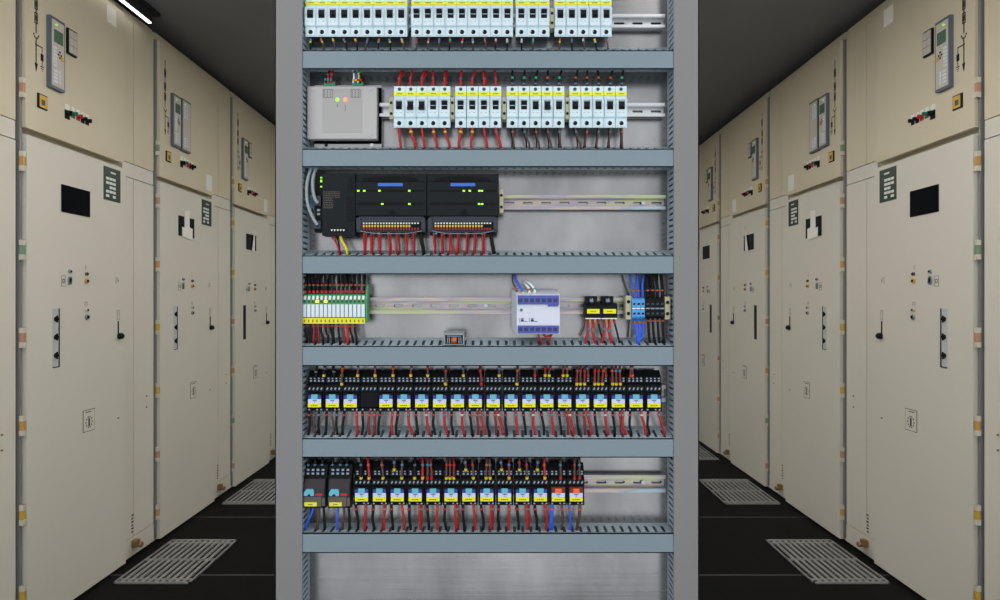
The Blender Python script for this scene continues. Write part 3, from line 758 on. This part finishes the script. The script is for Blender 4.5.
# ------------------------------------------------------------------ loose relay on the duct
r=empty('plug_in_relay',P(444,345.2,.9462),'small clear plug-in relay with copper coil lying on the fourth cable duct','relay')
r.rotation_euler=(math.radians(13),0,0)
b=MB(); b.box(0,20*k,.0006,.016,.0006,.0018); b.box(0,1.2*k,0,.0166,0.0006,11.5*k); b.box(19*k,20.2*k,0,.0166,.0006,11.5*k); b.box(0,20.2*k,.0,.017,10.6*k,12.2*k); b.box(0,20*k,.0154,.0166,.0006,11*k); b.build('case','clear_case',r)
b=MB(); b.box(1.2*k,19*k,.0012,.015,.9*k,10.6*k); b.build('contact_block','soft_black',r)
b=MB()
b.cyl((7.4*k,.0,5.4*k),'x',3.1*k,5.5*k,10); b.build('coil','coil_copper',r)
b=MB()
for q in (3.2,5,14.5,16.6): b.box(q*k,(q+.9)*k,-.0002,.0014,2*k,8*k)
b.box(3*k,17*k,-.0002,.0014,9*k,9.8*k)
b.build('contact','chrome_bit',r)
b=MB(); b.box(1.4*k,18.8*k,.0003,.0007,.9*k,10.4*k)
# ------------------------------------------------------------------ fuse holders
for j,(px,nm) in enumerate(((585,'left'),(601.4,'right'))):
    r=empty('fuse_holder',P(px,318),'%s of two black fuse holders with silver knob and yellow label'%nm,'fuse holder','black fuse holders on the fourth rail')
    b=MB(); b.prism([(.0195,1.5*k),(0,0),(0,12*k),(.004,14.8*k),(.0195,15.5*k)],0,16*k); b.bbox(1.2*k,12.6*k,.004,.0195,14*k,22*k,.001); b.build('body','relay_black',r)
    b=MB(); b.bbox(2*k,14.6*k,-.0011,.0005,4.4*k,9*k,.0003,0)
    for q in range(4): b.box((5.4+q*1.5)*k,(6.4+q*1.5)*k,-.0014,-.001,6.2*k,7.1*k,1)
    b.build('label',['label_yellow','ink_soft'],r)
    b=MB(); b.ball((6.8*k,.0035,17.3*k),3.5*k,sy=.9,n=14); b.build('knob','knob_metal',r)
    b=MB(); b.box(.4*k,15.6*k,-.0006,.006,-1*k,0*k); b.build('lower_lip','white_mark',r)
    for q in (5.2,10.2):
        b=MB(); b.box((q-1.2)*k,(q+1)*k,.001,.006,-4.5*k,-1*k); b.build('contact_screw','bronze',r)

# ------------------------------------------------------------------ blue and black terminals
def tblk(mt,wd):
    r=empty('terminal_block',(0,0,0),'x','terminal block'); w=(wd-.25)*k
    b=MB(); b.prism([(.0195,0),(.003,0),(0,2*k),(0,8.8*k),(.002,9.5*k),(.002,10.6*k),(0,11.2*k),(0,17.6*k),(.003,20*k),(.0195,20*k)],0,w); b.build('body',mt,r)
    for z in (5,14.6):
        b=MB(); b.face([(.8*k,(z-1)*k),(w-.8*k,(z-1)*k),(w-.6*k,(z+.9)*k),(1.5*k,(z+1)*k)],-.0005,.0004); b.build('screw_opening','ink' if mt!='relay_black' else 'relay_mid',r)
    b=MB(); b.box(.2*k,w-.2*k,-.0004,.0024,9.4*k,10.7*k); b.build('marker','white_mark' if mt!='relay_black' else 'chrome_bit',r)
    return r
tb=tblk('terminal_blue',4.35); tk=tblk('relay_black',4.78)
for j in range(3):
    lb='light blue terminal block, %s from left beside the beige end clamp'%ORD[j]; loc=P(632+4.35*j,318.5)
    if j==0: tb.location=loc; tb['label']=lb; tb['group']='light blue terminals'
    else: dup(tb,loc,lb,'light blue terminals')
for j in range(4):
    lb='black terminal block, %s from left of the four right of the blue ones'%ORD[j]; loc=P(645.4+4.8*j,318.5)
    if j==0: tk.location=loc; tk['label']=lb; tk['group']='black terminals'
    else: dup(tk,loc,lb,'black terminals')

# ------------------------------------------------------------------ plug-in relays on sockets
def relay(kind):
    r=empty('relay_module',(0,0,0),'x','relay'); w=17.1*k
    sx0=0
    b=MB(); b.prism([(.0195,1*k),(.004,0),(.003,3.5*k),(.006,4.5*k),(.006,19*k),(.0045,20*k),(.0045,26.5*k),(.010,28.5*k),(.010,34*k),(.0155,38*k),(.0195,40.5*k)],0,w); so=b.build('socket','relay_black',r)
    def scr(f):
        b=MB(); f(b); b.build('terminal_screw','chrome_bit',so)
    for q in range(4):
        x=2+q*4.0
        scr(lambda b: b.face([((x-.5)*k,22.3*k),((x+.5)*k,21.4*k),((x+1.9)*k,23.4*k),((x+.8)*k,24.6*k)],.0038,.0048))
        scr(lambda b: b.face([((x-.2)*k,29.6*k),((x+2.0)*k,29.6*k),((x+1.8)*k,31.4*k),((x+.4)*k,31.4*k)],.0093,.0102))
        scr(lambda b: b.box((x+.0)*k,(x+1.8)*k,.0092,.0102,32.3*k,33.5*k))
        if q in (0,2,3): scr(lambda b: b.face([((x-.4)*k,1.4*k),((x+1.6)*k,1.4*k),((x+1.2)*k,2.9*k),((x)*k,2.9*k)],.0024,.0034))
    b=MB()
    for q in range(4): b.box((1.2+q*4.0)*k,(3.9+q*4.0)*k,.0038,.0046,24.9*k,26.2*k)
    b.build('terminal_opening','soft_black',so)
    if kind!='bare':
        b=MB(); b.bbox(1.6*k,15.4*k,.0005,.006,4.2*k,18.6*k,.0006); ro=b.build('relay','relay_black' if kind=='cyan' else 'maroon',r)
        b=MB(); b.box(2*k,5*k,-.0004,.001,13.2*k,16.6*k); b.box(12*k,15*k,-.0004,.001,13.2*k,16.6*k); b.build('side_mark','navy' if kind=='cyan' else 'maroon',ro)
        b=MB(); b.bbox(5.2*k,11.8*k,-.0016,.001,12.9*k,17.6*k,.0004); b.build('lever','cyan' if kind=='cyan' else 'orange_lever',ro)
        b=MB(); b.box(2*k,15*k,-.0006,.001,9*k,13.0*k,0); b.box(6.6*k,10.6*k,-.0010,0,11.4*k,12.0*k,1); b.box(8*k,9.4*k,-.0010,0,9.8*k,10.4*k,1); b.build('face_label',['lavender','ink'],ro)
        b=MB(); b.box(2*k,15*k,-.0010,.001,4.8*k,9.1*k,0)
        for q in range(4): b.box((5+q*1.8)*k,(6.3+q*1.8)*k,-.0013,-.0009,6.2*k,7.1*k,1)
        b.build('yellow_label',['label_yellow','ink_soft'],ro)
    else:
        b=MB(); b.box(1.6*k,15.4*k,.0052,.0064,4.6*k,18*k)
        for q in range(4): b.cyl(((3.4+q*3.4)*k,.0046,11*k),'y',.9*k,.001,8)
        b.build('contact_field','soft_black',r)
    return r
RL={}
def place_relay(kind,px,pyb,label,group):
    loc=P(px-1.9,pyb)
    if kind not in RL: RL[kind]=relay(kind); r=RL[kind]; r.location=loc; r['label']=label; r['group']=group; return r
    return dup(RL[kind],loc,label,group)
X5=[308+17.86*j for j in range(20)]
X6=[355+17.88*j for j in range(13)]
for j,x in enumerate(X5):
    if j==3: place_relay('bare',x,412,'empty black relay socket, fourth from left in the upper relay row','relays of the upper row')
    else: place_relay('cyan',x,412,'black relay with cyan lever, %s from left in the upper relay row'%ORD[j],'relays of the upper row')
for j,x in enumerate(X6):
    kd='cyan' if j<11 else 'orange'
    place_relay(kd,x,506,'black relay with %s lever, %s small one from left in the lower relay row'%(kd,ORD[j]),'relays of the lower row')
# two large relays
for j,px in enumerate((302.6,327.6)):
    r=empty('large_relay',P(px,508.5),'%s of two large dark relays at the left end of the lower relay row'%('left' if j==0 else 'right'),'relay','large relays of the lower row')
    b=MB(); b.prism([(.0195,1*k),(.003,0),(0,2*k),(0,13*k),(.0005,20*k),(.004,29*k),(.008,33*k),(.012,42*k),(.0195,43*k)],0,23*k); b.build('socket','relay_black',r)
    b=MB(); b.prism([(0,12*k),(-.0012,12*k),(-.0012,20*k),(.0026,29*k),(.004,29*k)],1.5*k,22*k); b.build('clear_case','smoke',r)
    b=MB(); b.bbox(1*k,19*k,-.0014,.001,2*k,12*k,.0005); b.bbox(19.4*k,22.4*k,-.0010,.001,2.5*k,11*k,.0004); b.build('base','relay_brown',r)
    b=MB(); b.face([(2*k,13.6*k),(5*k,13*k),(6*k,15*k),(8.2*k,15*k),(9*k,13*k),(12*k,13.4*k),(12*k,18.6*k),(10.8*k,20*k),(4.2*k,20*k),(2*k,16*k)],-.004,.0); b.build('lever','cyan',r)
    b=MB(); b.box(13*k,20*k,-.002,0,13.2*k,15.4*k); b.build('coil_mark','f_red',r)
    b=MB(); b.bbox(2*k,14.6*k,-.0024,-.001,2.6*k,6.6*k,.0003,0)
    for q in range(3): b.box((6+q*1.5)*k,(7.2+q*1.5)*k,-.0027,-.0022,4.1*k,5*k,1)
    b.build('yellow_label',['label_yellow','ink_soft'],r)
    for q in range(4):
        b=MB(); b.box((3+q*5)*k,(5.6+q*5)*k,.0050,.0075,33*k,35*k); b.build('terminal_screw','chrome_bit',r)
        b=MB(); b.box((3+q*5)*k,(5.6+q*5)*k,.006,.009,36.5*k,38.5*k); b.build('terminal_screw','chrome_bit',r)

# ------------------------------------------------------------------ wires
WN=[0]; SEEN={}
CN={'w_red':'red','w_darkred':'dark red','w_black':'black','w_brown':'brown','w_blue':'blue','w_white':'white','w_yellow':'yellow','w_grey':'grey'}
FN={'f_yellow':'yellow','f_red':'red','f_blue':'blue','f_green':'green','f_orange':'orange','f_white':'white','f_grey':'grey'}
def wire(pts,col,wpx,label,group,marks=(),cat='wire',name='wire'):
    """pts: (px,py,D). marks: (fraction along first..last point, length px, material)"""
    W=[P(*p) for p in pts]; o=W[0]; L=[tuple(p[i]-o[i] for i in range(3)) for p in W]
    b=MB(); b.tube(L,wpx*KV/2,7); ob=b.build(name,col,None,o)
    assert label not in SEEN,label
    SEEN[label]=1
    tag(ob,label,cat,group)
    S_=smooth(L,5)
    for (f,ln,mt) in marks:
        i=f*(len(S_)-1); i0=min(int(i),len(S_)-2); t=i-i0; a,c=S_[i0],S_[i0+1]
        p=tuple(a[q]+(c[q]-a[q])*t for q in range(3)); d=norm([c[q]-a[q] for q in range(3)]); h=ln*KV/2
        b=MB(); b.tube([tuple(p[q]-d[q]*h for q in range(3)),tuple(p[q]+d[q]*h for q in range(3))],wpx*KV/2*1.32,8)
        b.build('wire_marker',mt,ob)
    WN[0]+=1
R=random.Random(11)
FR=['f_red','f_white','f_green','f_blue','f_yellow','f_orange','f_grey']
# breaker rows
for (row,nm,bi,j,x,pyb) in BW:
    where='breaker %s of the %s block, %s row'%(ORD[j],nm,row)
    where='%s breaker of the %s block, %s row'%(ORD[j],nm,row)
    if row=='topmost':
        if bi==2 and j==2: continue
        dx=R.uniform(-2,3.5); c=R.choice(['w_brown','w_brown','w_black']); 
        wire([(x+.3,34.5,.957),(x+R.uniform(-.8,.8),39,.956),(x+dx*.5,44,.956),(x+dx,53,.962)],c,1.7,'short %s wire under the %s'%(CN[c],where),'wires under the topmost breakers',
             ((.12,2.4,'f_yellow' if R.random()<.75 else 'f_red'),(.42,2.2,R.choice(FR)),(.56,1.4,R.choice(FR))))
    else:
        red=bi<2; c='w_red' if red else 'w_brown'; dx=R.uniform(1,6) if bi==0 else R.uniform(-2,5)
        wire([(x,125,.957),(x+.2,130,.956),(x+dx*.5,138,.956),(x+dx,144,.957),(x+dx+.6,152,.962)],c,R.choice([2.6,3.2]) if red else 2.0,'%s wire under the %s'%(CN[c],where),'wires under the second breaker row',
             ((.32,1.6,R.choice(['f_grey','f_yellow','f_red'] if red else ['f_blue','f_grey','f_orange'])),))
        if not red:
            wire([(x-1,125,.960),(x-1.4,131,.960),(x+dx*.5-1,138,.960),(x+dx-2,152,.965)],'w_black',1.6,'thin black wire under the %s'%where,'wires under the second breaker row')
        dx=R.uniform(-1.5,3.5); c='w_red' if red else 'w_black'
        wire([(x+dx,64,.963),(x+dx*.7,72,.959),(x,79,.957),(x+.1,87,.960)],c,2.6 if red else 2.2,'%s wire entering the top of the %s'%(CN[c],where),'wires above the second breaker row',
             ((.66,1.2,'f_grey') if red else (.62,2.2,R.choice(['f_green','f_green','f_orange'])),(.84,1.8,'f_red' if red else 'f_blue')))
        if red and R.random()<.4:
            wire([(x+dx+2,64,.965),(x+dx+1.6,72,.963),(x+1.6,79,.961),(x+.8,87,.963)],'w_red',2.2,'second red wire entering the top of the %s'%where,'wires above the second breaker row')
# metal box plugs
for q,(x,c,f) in enumerate(((325.5,'w_black','f_blue'),(328,'w_red','f_red'),(331,'w_red','f_blue'))):
    wire([(x+5-q,64,.965),(x+3.5-q,72,.962),(x,77,.96),(x+.3,83,.9605)],c,1.8,'%s %s wire in the left green plug of the metal box'%(['first','second','third'][q],CN[c]),'wires of the metal box',((.8,2.2,'f_blue'),(.5,1.6,f)))
for q,(x,c,f) in enumerate(((353,'w_white','f_yellow'),(355.4,'w_blue','f_yellow'),(357.8,'w_yellow','f_red'),(360.2,'w_black','f_red'))):
    wire([(350+q*1.5,64,.965),(353+q*2,71,.960),(x+1,76,.957),(x,83,.9605)],c,1.8,'%s wire curving into the right green plug of the metal box'%CN[c],'wires of the metal box',((.84,2,f),(.45,2,R.choice(['f_green','f_grey']))))
# controller wires
wire([(313,163,.962),(308,178,.952),(306.6,190,.948),(308,205,.946),(313,218,.946),(317.5,225,.9475)],'w_grey',3.4,'thick grey cable looping down to the lower plug of the interface module','grey data cables',cat='cable',name='data_cable')
wire([(318,163,.962),(313,178,.952),(313,190,.947),(315,199,.946),(317.8,203,.9475)],'w_grey',3.4,'thick grey cable bending into the upper plug of the interface module','grey data cables',cat='cable',name='data_cable')
wire([(333.5,233,.955),(335,240,.955),(338,247,.955),(340,257,.962)],'w_red',2.0,'red wire leaving the black power module','wires of the power module',((.3,1.6,'f_orange'),))
wire([(336,233,.957),(338,240,.957),(339.5,248,.957),(340,257,.963)],'w_black',1.8,'black wire leaving the black power module','wires of the power module')
wire([(339.5,233,.955),(342,241,.954),(346,248,.955),(348,258,.962)],'w_yellow',2.8,'yellow wire leaving the black power module','wires of the power module')
for mod,xs in (('left',(365.5,372.5,380,389.5,398,407,414)),('right',(435,443,450.5,458.5,467,475,483.5))):
    for j,x in enumerate(xs):
        for q in range(2):
            dx=R.uniform(-3,1)
            c='w_red' if (q==0 or R.random()<.7) else 'w_darkred'
            wire([(x+2.2*q-1,231,.955+.003*q),(x+1.8*q-1+R.uniform(-.6,.6),240,.954+.003*q),(x+1.4*q+dx*.6,248,.955+.003*q),(x+dx*.6+q,258,.963)],c,2.1,'%s wire, %s strand of the %s pair under the %s controller module'%(CN[c],'front' if q==0 else 'rear',ORD[j],mod),'red wires under the controller modules',((.12,1.8,R.choice(['f_orange','f_white','f_blue','f_grey'])),))
    xb=421 if mod=='left' else 491
    wire([(xb,230,.955),(xb+.5,240,.953),(xb+2,248,.955),(xb+3.5,258,.963)],'w_black',4.0,'thick black wire at the right end of the %s controller module'%mod,'black wires under the controller modules')
# green terminals
for j in range(15):
    x=304.8+4.17*j
    wire([(x+R.uniform(-2,2),270,.964),(x+R.uniform(-1.2,1.2),279,.960),(x+.6,286,.959),(x+.4,295,.960)],'w_black',2.5,'black wire entering the top of green terminal %s from left'%ORD[j],'black wires above the green terminals',((.63,1.2,'f_orange'),(.86,2.6,'f_red')))
    if j%2==0: wire([(x+R.uniform(-2.5,2.5),270,.972),(x+R.uniform(-2,2),282,.970),(x,296,.972)],'w_black',2.8,'black wire behind the one entering green terminal %s from left'%ORD[j],'black wires above the green terminals')
    c='w_darkred' if j in (2,3,9) else ('w_red' if j in (10,) else 'w_black')
    if j<13:
        wire([(x,322,.958),(x+R.uniform(-1,1.5),330,.956),(x+R.uniform(0,3),339,.957),(x+R.uniform(0,3.2),349,.963)],c,2.9 if j in (2,3,10) else 2.2,'%s wire under green terminal %s from left'%(CN[c],ORD[j]),'wires under the green terminals',((.2,1.3,R.choice(['f_orange','f_grey','f_red'])),))
# small power supply
wire([(516,269,.962),(515.5,278,.955),(519,285,.950),(524,294,.948)],'w_blue',2.6,'bright blue wire arching into the top of the small power supply','wires of the small power supply',((.93,2,'f_yellow'),))
wire([(514,270,.964),(512.5,280,.956),(515,287,.951),(518,294,.949)],'w_brown',1.6,'thin brown wire arching into the top of the small power supply','wires of the small power supply',((.75,2.4,'f_orange'),(.92,1.6,'f_yellow')))
wire([(523,283,.966),(526,285,.955),(529,289,.950),(529.6,295,.948)],'w_white',2.6,'left white wire on top of the small power supply','wires of the small power supply',((.72,1.8,'f_orange'),(.92,1.6,'f_red')))
wire([(524,281,.966),(529,283,.955),(533.5,288,.950),(535.5,295,.948)],'w_white',2.6,'right white wire on top of the small power supply','wires of the small power supply',((.72,1.8,'f_green'),(.92,1.6,'f_red')))
wire([(537.5,332,.948),(539,337,.947),(541,341,.949),(543.5,350,.962)],'w_red',2.0,'left red wire under the small power supply','wires of the small power supply')
wire([(552.5,332,.948),(550.5,337,.947),(549,341,.949),(551.5,350,.962)],'w_red',2.0,'right red wire under the small power supply','wires of the small power supply')
wire([(543,333,.949),(545,336.4,.947),(549,336,.947),(551,333,.949)],'w_red',2.0,'short red link wire looping under the small power supply','wires of the small power supply')
# fuse holders
for (nm,x) in (('left',585),('right',601.4)):
    wire([(x+3,318,.957),(x+3,325,.955),(x+3.2,331,.955),(x+1.5,338,.956),(x-1,349,.963)],'w_red',2.8,'left red wire under the %s fuse holder'%nm,'wires under the fuse holders',((.42,1.8,'f_blue'),))
    wire([(x+7.5,318,.957),(x+8,325,.955),(x+7.6,331,.955),(x+9,338,.956),(x+12,349,.963)],'w_red',3.0,'right red wire under the %s fuse holder'%nm,'wires under the fuse holders',((.42,1.8,'f_orange'),(.5,1.4,'f_blue')))
    wire([(x+12,318,.960),(x+14,326,.959),(x+17,338,.959),(x+19.5,349,.964)],'w_black',1.9,'black wire at the right of the %s fuse holder'%nm,'wires under the fuse holders',((.2,3.5,'f_red'),))
wire([(585,316,.975),(584.6,325,.975),(581.5,333,.975),(580,336,.975)],'w_darkred',1.2,'thin dark red wire hanging behind the left fuse holder','wires under the fuse holders')
# blue and black terminals
for j in range(3):
    x=634.2+4.35*j
    wire([(x-4+3*j+(-2 if j==0 else 0),269,.964),(x-2.4+1*j,283,.958),(x-.4,292,.956),(x,301,.961)],'w_blue',2.5,'%s blue wire entering the top of the blue terminals'%ORD[j],'blue wires at the blue terminals',((.62,1.3,'f_orange'),) if j<2 else ())
    wire([(x,316,.961),(x+.4,323,.957),(x+(2-j)*1.2,334,.956),(637.4+j*.9,341,.957),(637.8+j*.7,350,.963)],'w_blue',2.6,'%s blue wire leaving the bottom of the blue terminals'%ORD[j],'blue wires at the blue terminals',((.24,1.3,'f_orange'),))
wire([(622.5,269,.974),(627,285,.975),(632,300,.976),(631,320,.976),(629.5,338,.976)],'w_grey',2.2,'grey cable passing behind the beige clamp left of the blue terminals','blue wires at the blue terminals')
for j in range(4):
    x=647.6+4.8*j
    for q in range(2):
        wire([(x-3+q*2.4+R.uniform(-1,1),269,.962+.004*q),(x-1+q*1.6+R.uniform(-1,1),282,.958+.004*q),(x+q*.8,291,.957+.004*q),(x,301,.962+.003*q)],'w_black',2.6,'%s black wire above the %s black terminal'%(('front','rear')[q],ORD[j]),'black wires at the black terminals',((.64,1.3,'f_orange'),) if q==0 else ())
    wire([(x,316,.961),(x+.6,324,.957),(x+1.4,336,.957),(x+3.6,350,.963)],'w_black',2.6,'black wire below the %s black terminal'%ORD[j],'black wires at the black terminals',((.24,1.3,'f_orange'),))
# relay rows
def relay_wires(xs,base,rowname,upn,lown):
    d=base-412
    for j,x in enumerate(xs):
        nm='%s relay of the %s'%(ORD[j],rowname)
        ups=upn(j)
        for q,(dx,deep,c,fc) in enumerate(ups):
            pe=377 if deep==0 else 385; De=.958 if deep==0 else .9525
            xx=x+dx
            wire([(xx+R.uniform(-2.2,2.2),359+d,.966),(xx+R.uniform(-1.3,1.3),367+d,.958),(xx,pe-6+d,De-.001),(xx,pe+1+d,De)],c,2.5,'%s %s wire above the %s'%(ORD[q],CN[c],nm),'wires above the %s'%rowname,
                 ((.86,2.4,fc),(.45,2.0,R.choice(['f_red','f_grey','f_blue','f_orange']))) if fc else ((.7,1.5,'f_grey'),))
        for q,(dx,ex,c,fc,wp) in enumerate(lown(j)):
            xx=x+dx
            g=R.uniform(-1.8,1.8); wire([(xx,409+d,.956),(xx+ex*.1+g*.3,416+d,.953),(xx+ex*.45+g,425+d,.9535),(xx+ex+g*.6,433+d,.956),(xx+ex,442+d,.9625)],c,wp,'%s %s wire below the %s'%(ORD[q],CN[c],nm),'wires below the %s'%rowname,((.22,1.8,fc),) if fc else ())
def up5(j):
    if j<2: return [(8,0,'w_black',None),(16,0,'w_black','f_yellow')]
    if j==2: return [(-2,1,'w_brown','f_yellow'),(14,0,'w_darkred','f_yellow')]
    if j<6: return [(13.5,0,'w_darkred','f_yellow')]
    if j<13: return [(12.5,j%2,'w_brown' if j not in(9,12) else 'w_darkred','f_red' if j in (9,12) else 'f_yellow')]
    if j<15: return [(5,0,'w_darkred','f_yellow'),(9,0,'w_brown','f_yellow')]
    if j<18: return [(1,1,'w_darkred','f_yellow'),(4.6,1,'w_brown','f_yellow'),(8.6,1,'w_darkred','f_yellow'),(12,0,'w_brown','f_red')][:4 if j<17 else 3]
    if j==18: return [(1,0,'w_darkred','f_red'),(3,0,'w_brown','f_orange')]
    return []
def low5(j):
    L=[(.8,2.0 if j>5 else -1,'w_black','f_red',2.6)]
    if j<2: L+=[(6,2,'w_brown','f_grey',2.0),(11,1,'w_black','f_blue',2.4)]
    elif j<5: L+=[(13,.5,'w_red' if j!=3 else 'w_darkred','f_orange',2.6)]
    else: L+=[(11.2,R.uniform(1,5),'w_red','f_blue' if j%2 else 'f_white',2.7)]
    if j in (3,9,10,14,15,17): L+=[(8,1,'w_darkred','f_orange',2.4)]
    return L
relay_wires(X5,412,'upper relay row',up5,low5)
def up6(j):
    if j in (0,3): return [(6,1,'w_black','f_yellow'),(14,1,'w_red','f_yellow')]
    if j==1: return [(10,1,'w_brown','f_yellow')]
    if j==11: return [(9,1,'w_brown','f_red')]
    if j==12: return [(5,1,'w_brown','f_red'),(10,1,'w_brown','f_red')]
    if j==4: return [(1,1,'w_brown','f_red'),(5,1,'w_darkred','f_red')]
    if j in (5,): return [(2,1,'w_brown','f_yellow'),(5.6,1,'w_brown','f_yellow'),(9.4,1,'w_darkred','f_yellow')]
    if j==7: return [(6,1,'w_brown','f_yellow'),(10,1,'w_brown','f_yellow')]
    return [(3.5,0,'w_brown','f_yellow'),(11,1,R.choice(['w_red','w_brown','w_darkred']),'f_yellow')]
def low6(j):
    if j==11: return [(-.5,-1,'w_blue','f_orange',2.2),(1.4,-.5,'w_blue','f_orange',2.2),(10,-1,'w_brown','f_orange',2.6)]
    if j==12: return [(-.4,1,'w_blue','f_orange',2.4),(10.4,-3,'w_brown','f_orange',3.2)]
    return [(.6,1.5,'w_black','f_red',2.8),(11,R.uniform(-1,2),'w_red','f_orange',2.6)]+([(13,R.uniform(-3,0),'w_darkred','f_blue',2.2)] if j%2 else [])
relay_wires(X6,506,'lower relay row',up6,low6)
for j,px in enumerate((302.6,327.6)):
    nm='%s large relay'%('left' if j==0 else 'right')
    for q in range(3):
        x=px+5+q*7
        wire([(x+R.uniform(-1,3),453,.966),(x+R.uniform(0,2),461,.960),(x,468,.960),(x,475,.962)],'w_black',2.4,'%s black wire above the %s'%(ORD[q],nm),'wires of the large relays',((.5,1.6,'f_blue'),(.88,2.6,'f_yellow' if j==0 else 'f_red')))
    wire([(px+11,506,.958),(px+9 if j==0 else px+10,514,.955),(px+4 if j==0 else px+9.5,524,.955),(px+2 if j==0 else px+9.5,536,.962)],'w_blue',2.2,'blue wire under the %s'%nm,'wires of the large relays')
    for q,dx in enumerate((16,21)):
        wire([(px+dx,506,.958),(px+dx+.6,514,.956),(px+dx+(q*2-1),524,.956),(px+dx-1+q*2,536,.962)],'w_brown' if q==0 else 'w_black',2.6,'%s wire under the %s'%('brown' if q==0 else 'black',nm),'wires of the large relays')


# ------------------------------------------------------------------ light, world, camera
wd=bpy.data.worlds.new('World'); bpy.context.scene.world=wd; wd.use_nodes=True
bg=wd.node_tree.nodes['Background']; bg.inputs[0].default_value=(.92,.955,1,1); bg.inputs[1].default_value=1.45
cam=bpy.data.cameras.new('camera'); co=bpy.data.objects.new('camera',cam); C.objects.link(co)
co.location=(0,0,CH); co.rotation_euler=(PI/2,0,0); cam.sensor_width=36; cam.lens=21.6; cam.shift_y=.001; cam.clip_start=.02
bpy.context.scene.camera=co
vs=bpy.context.scene.view_settings; vs.view_transform='Standard'; vs.look='None'; vs.gamma=1; vs.exposure=0; vs.use_curve_mapping=False
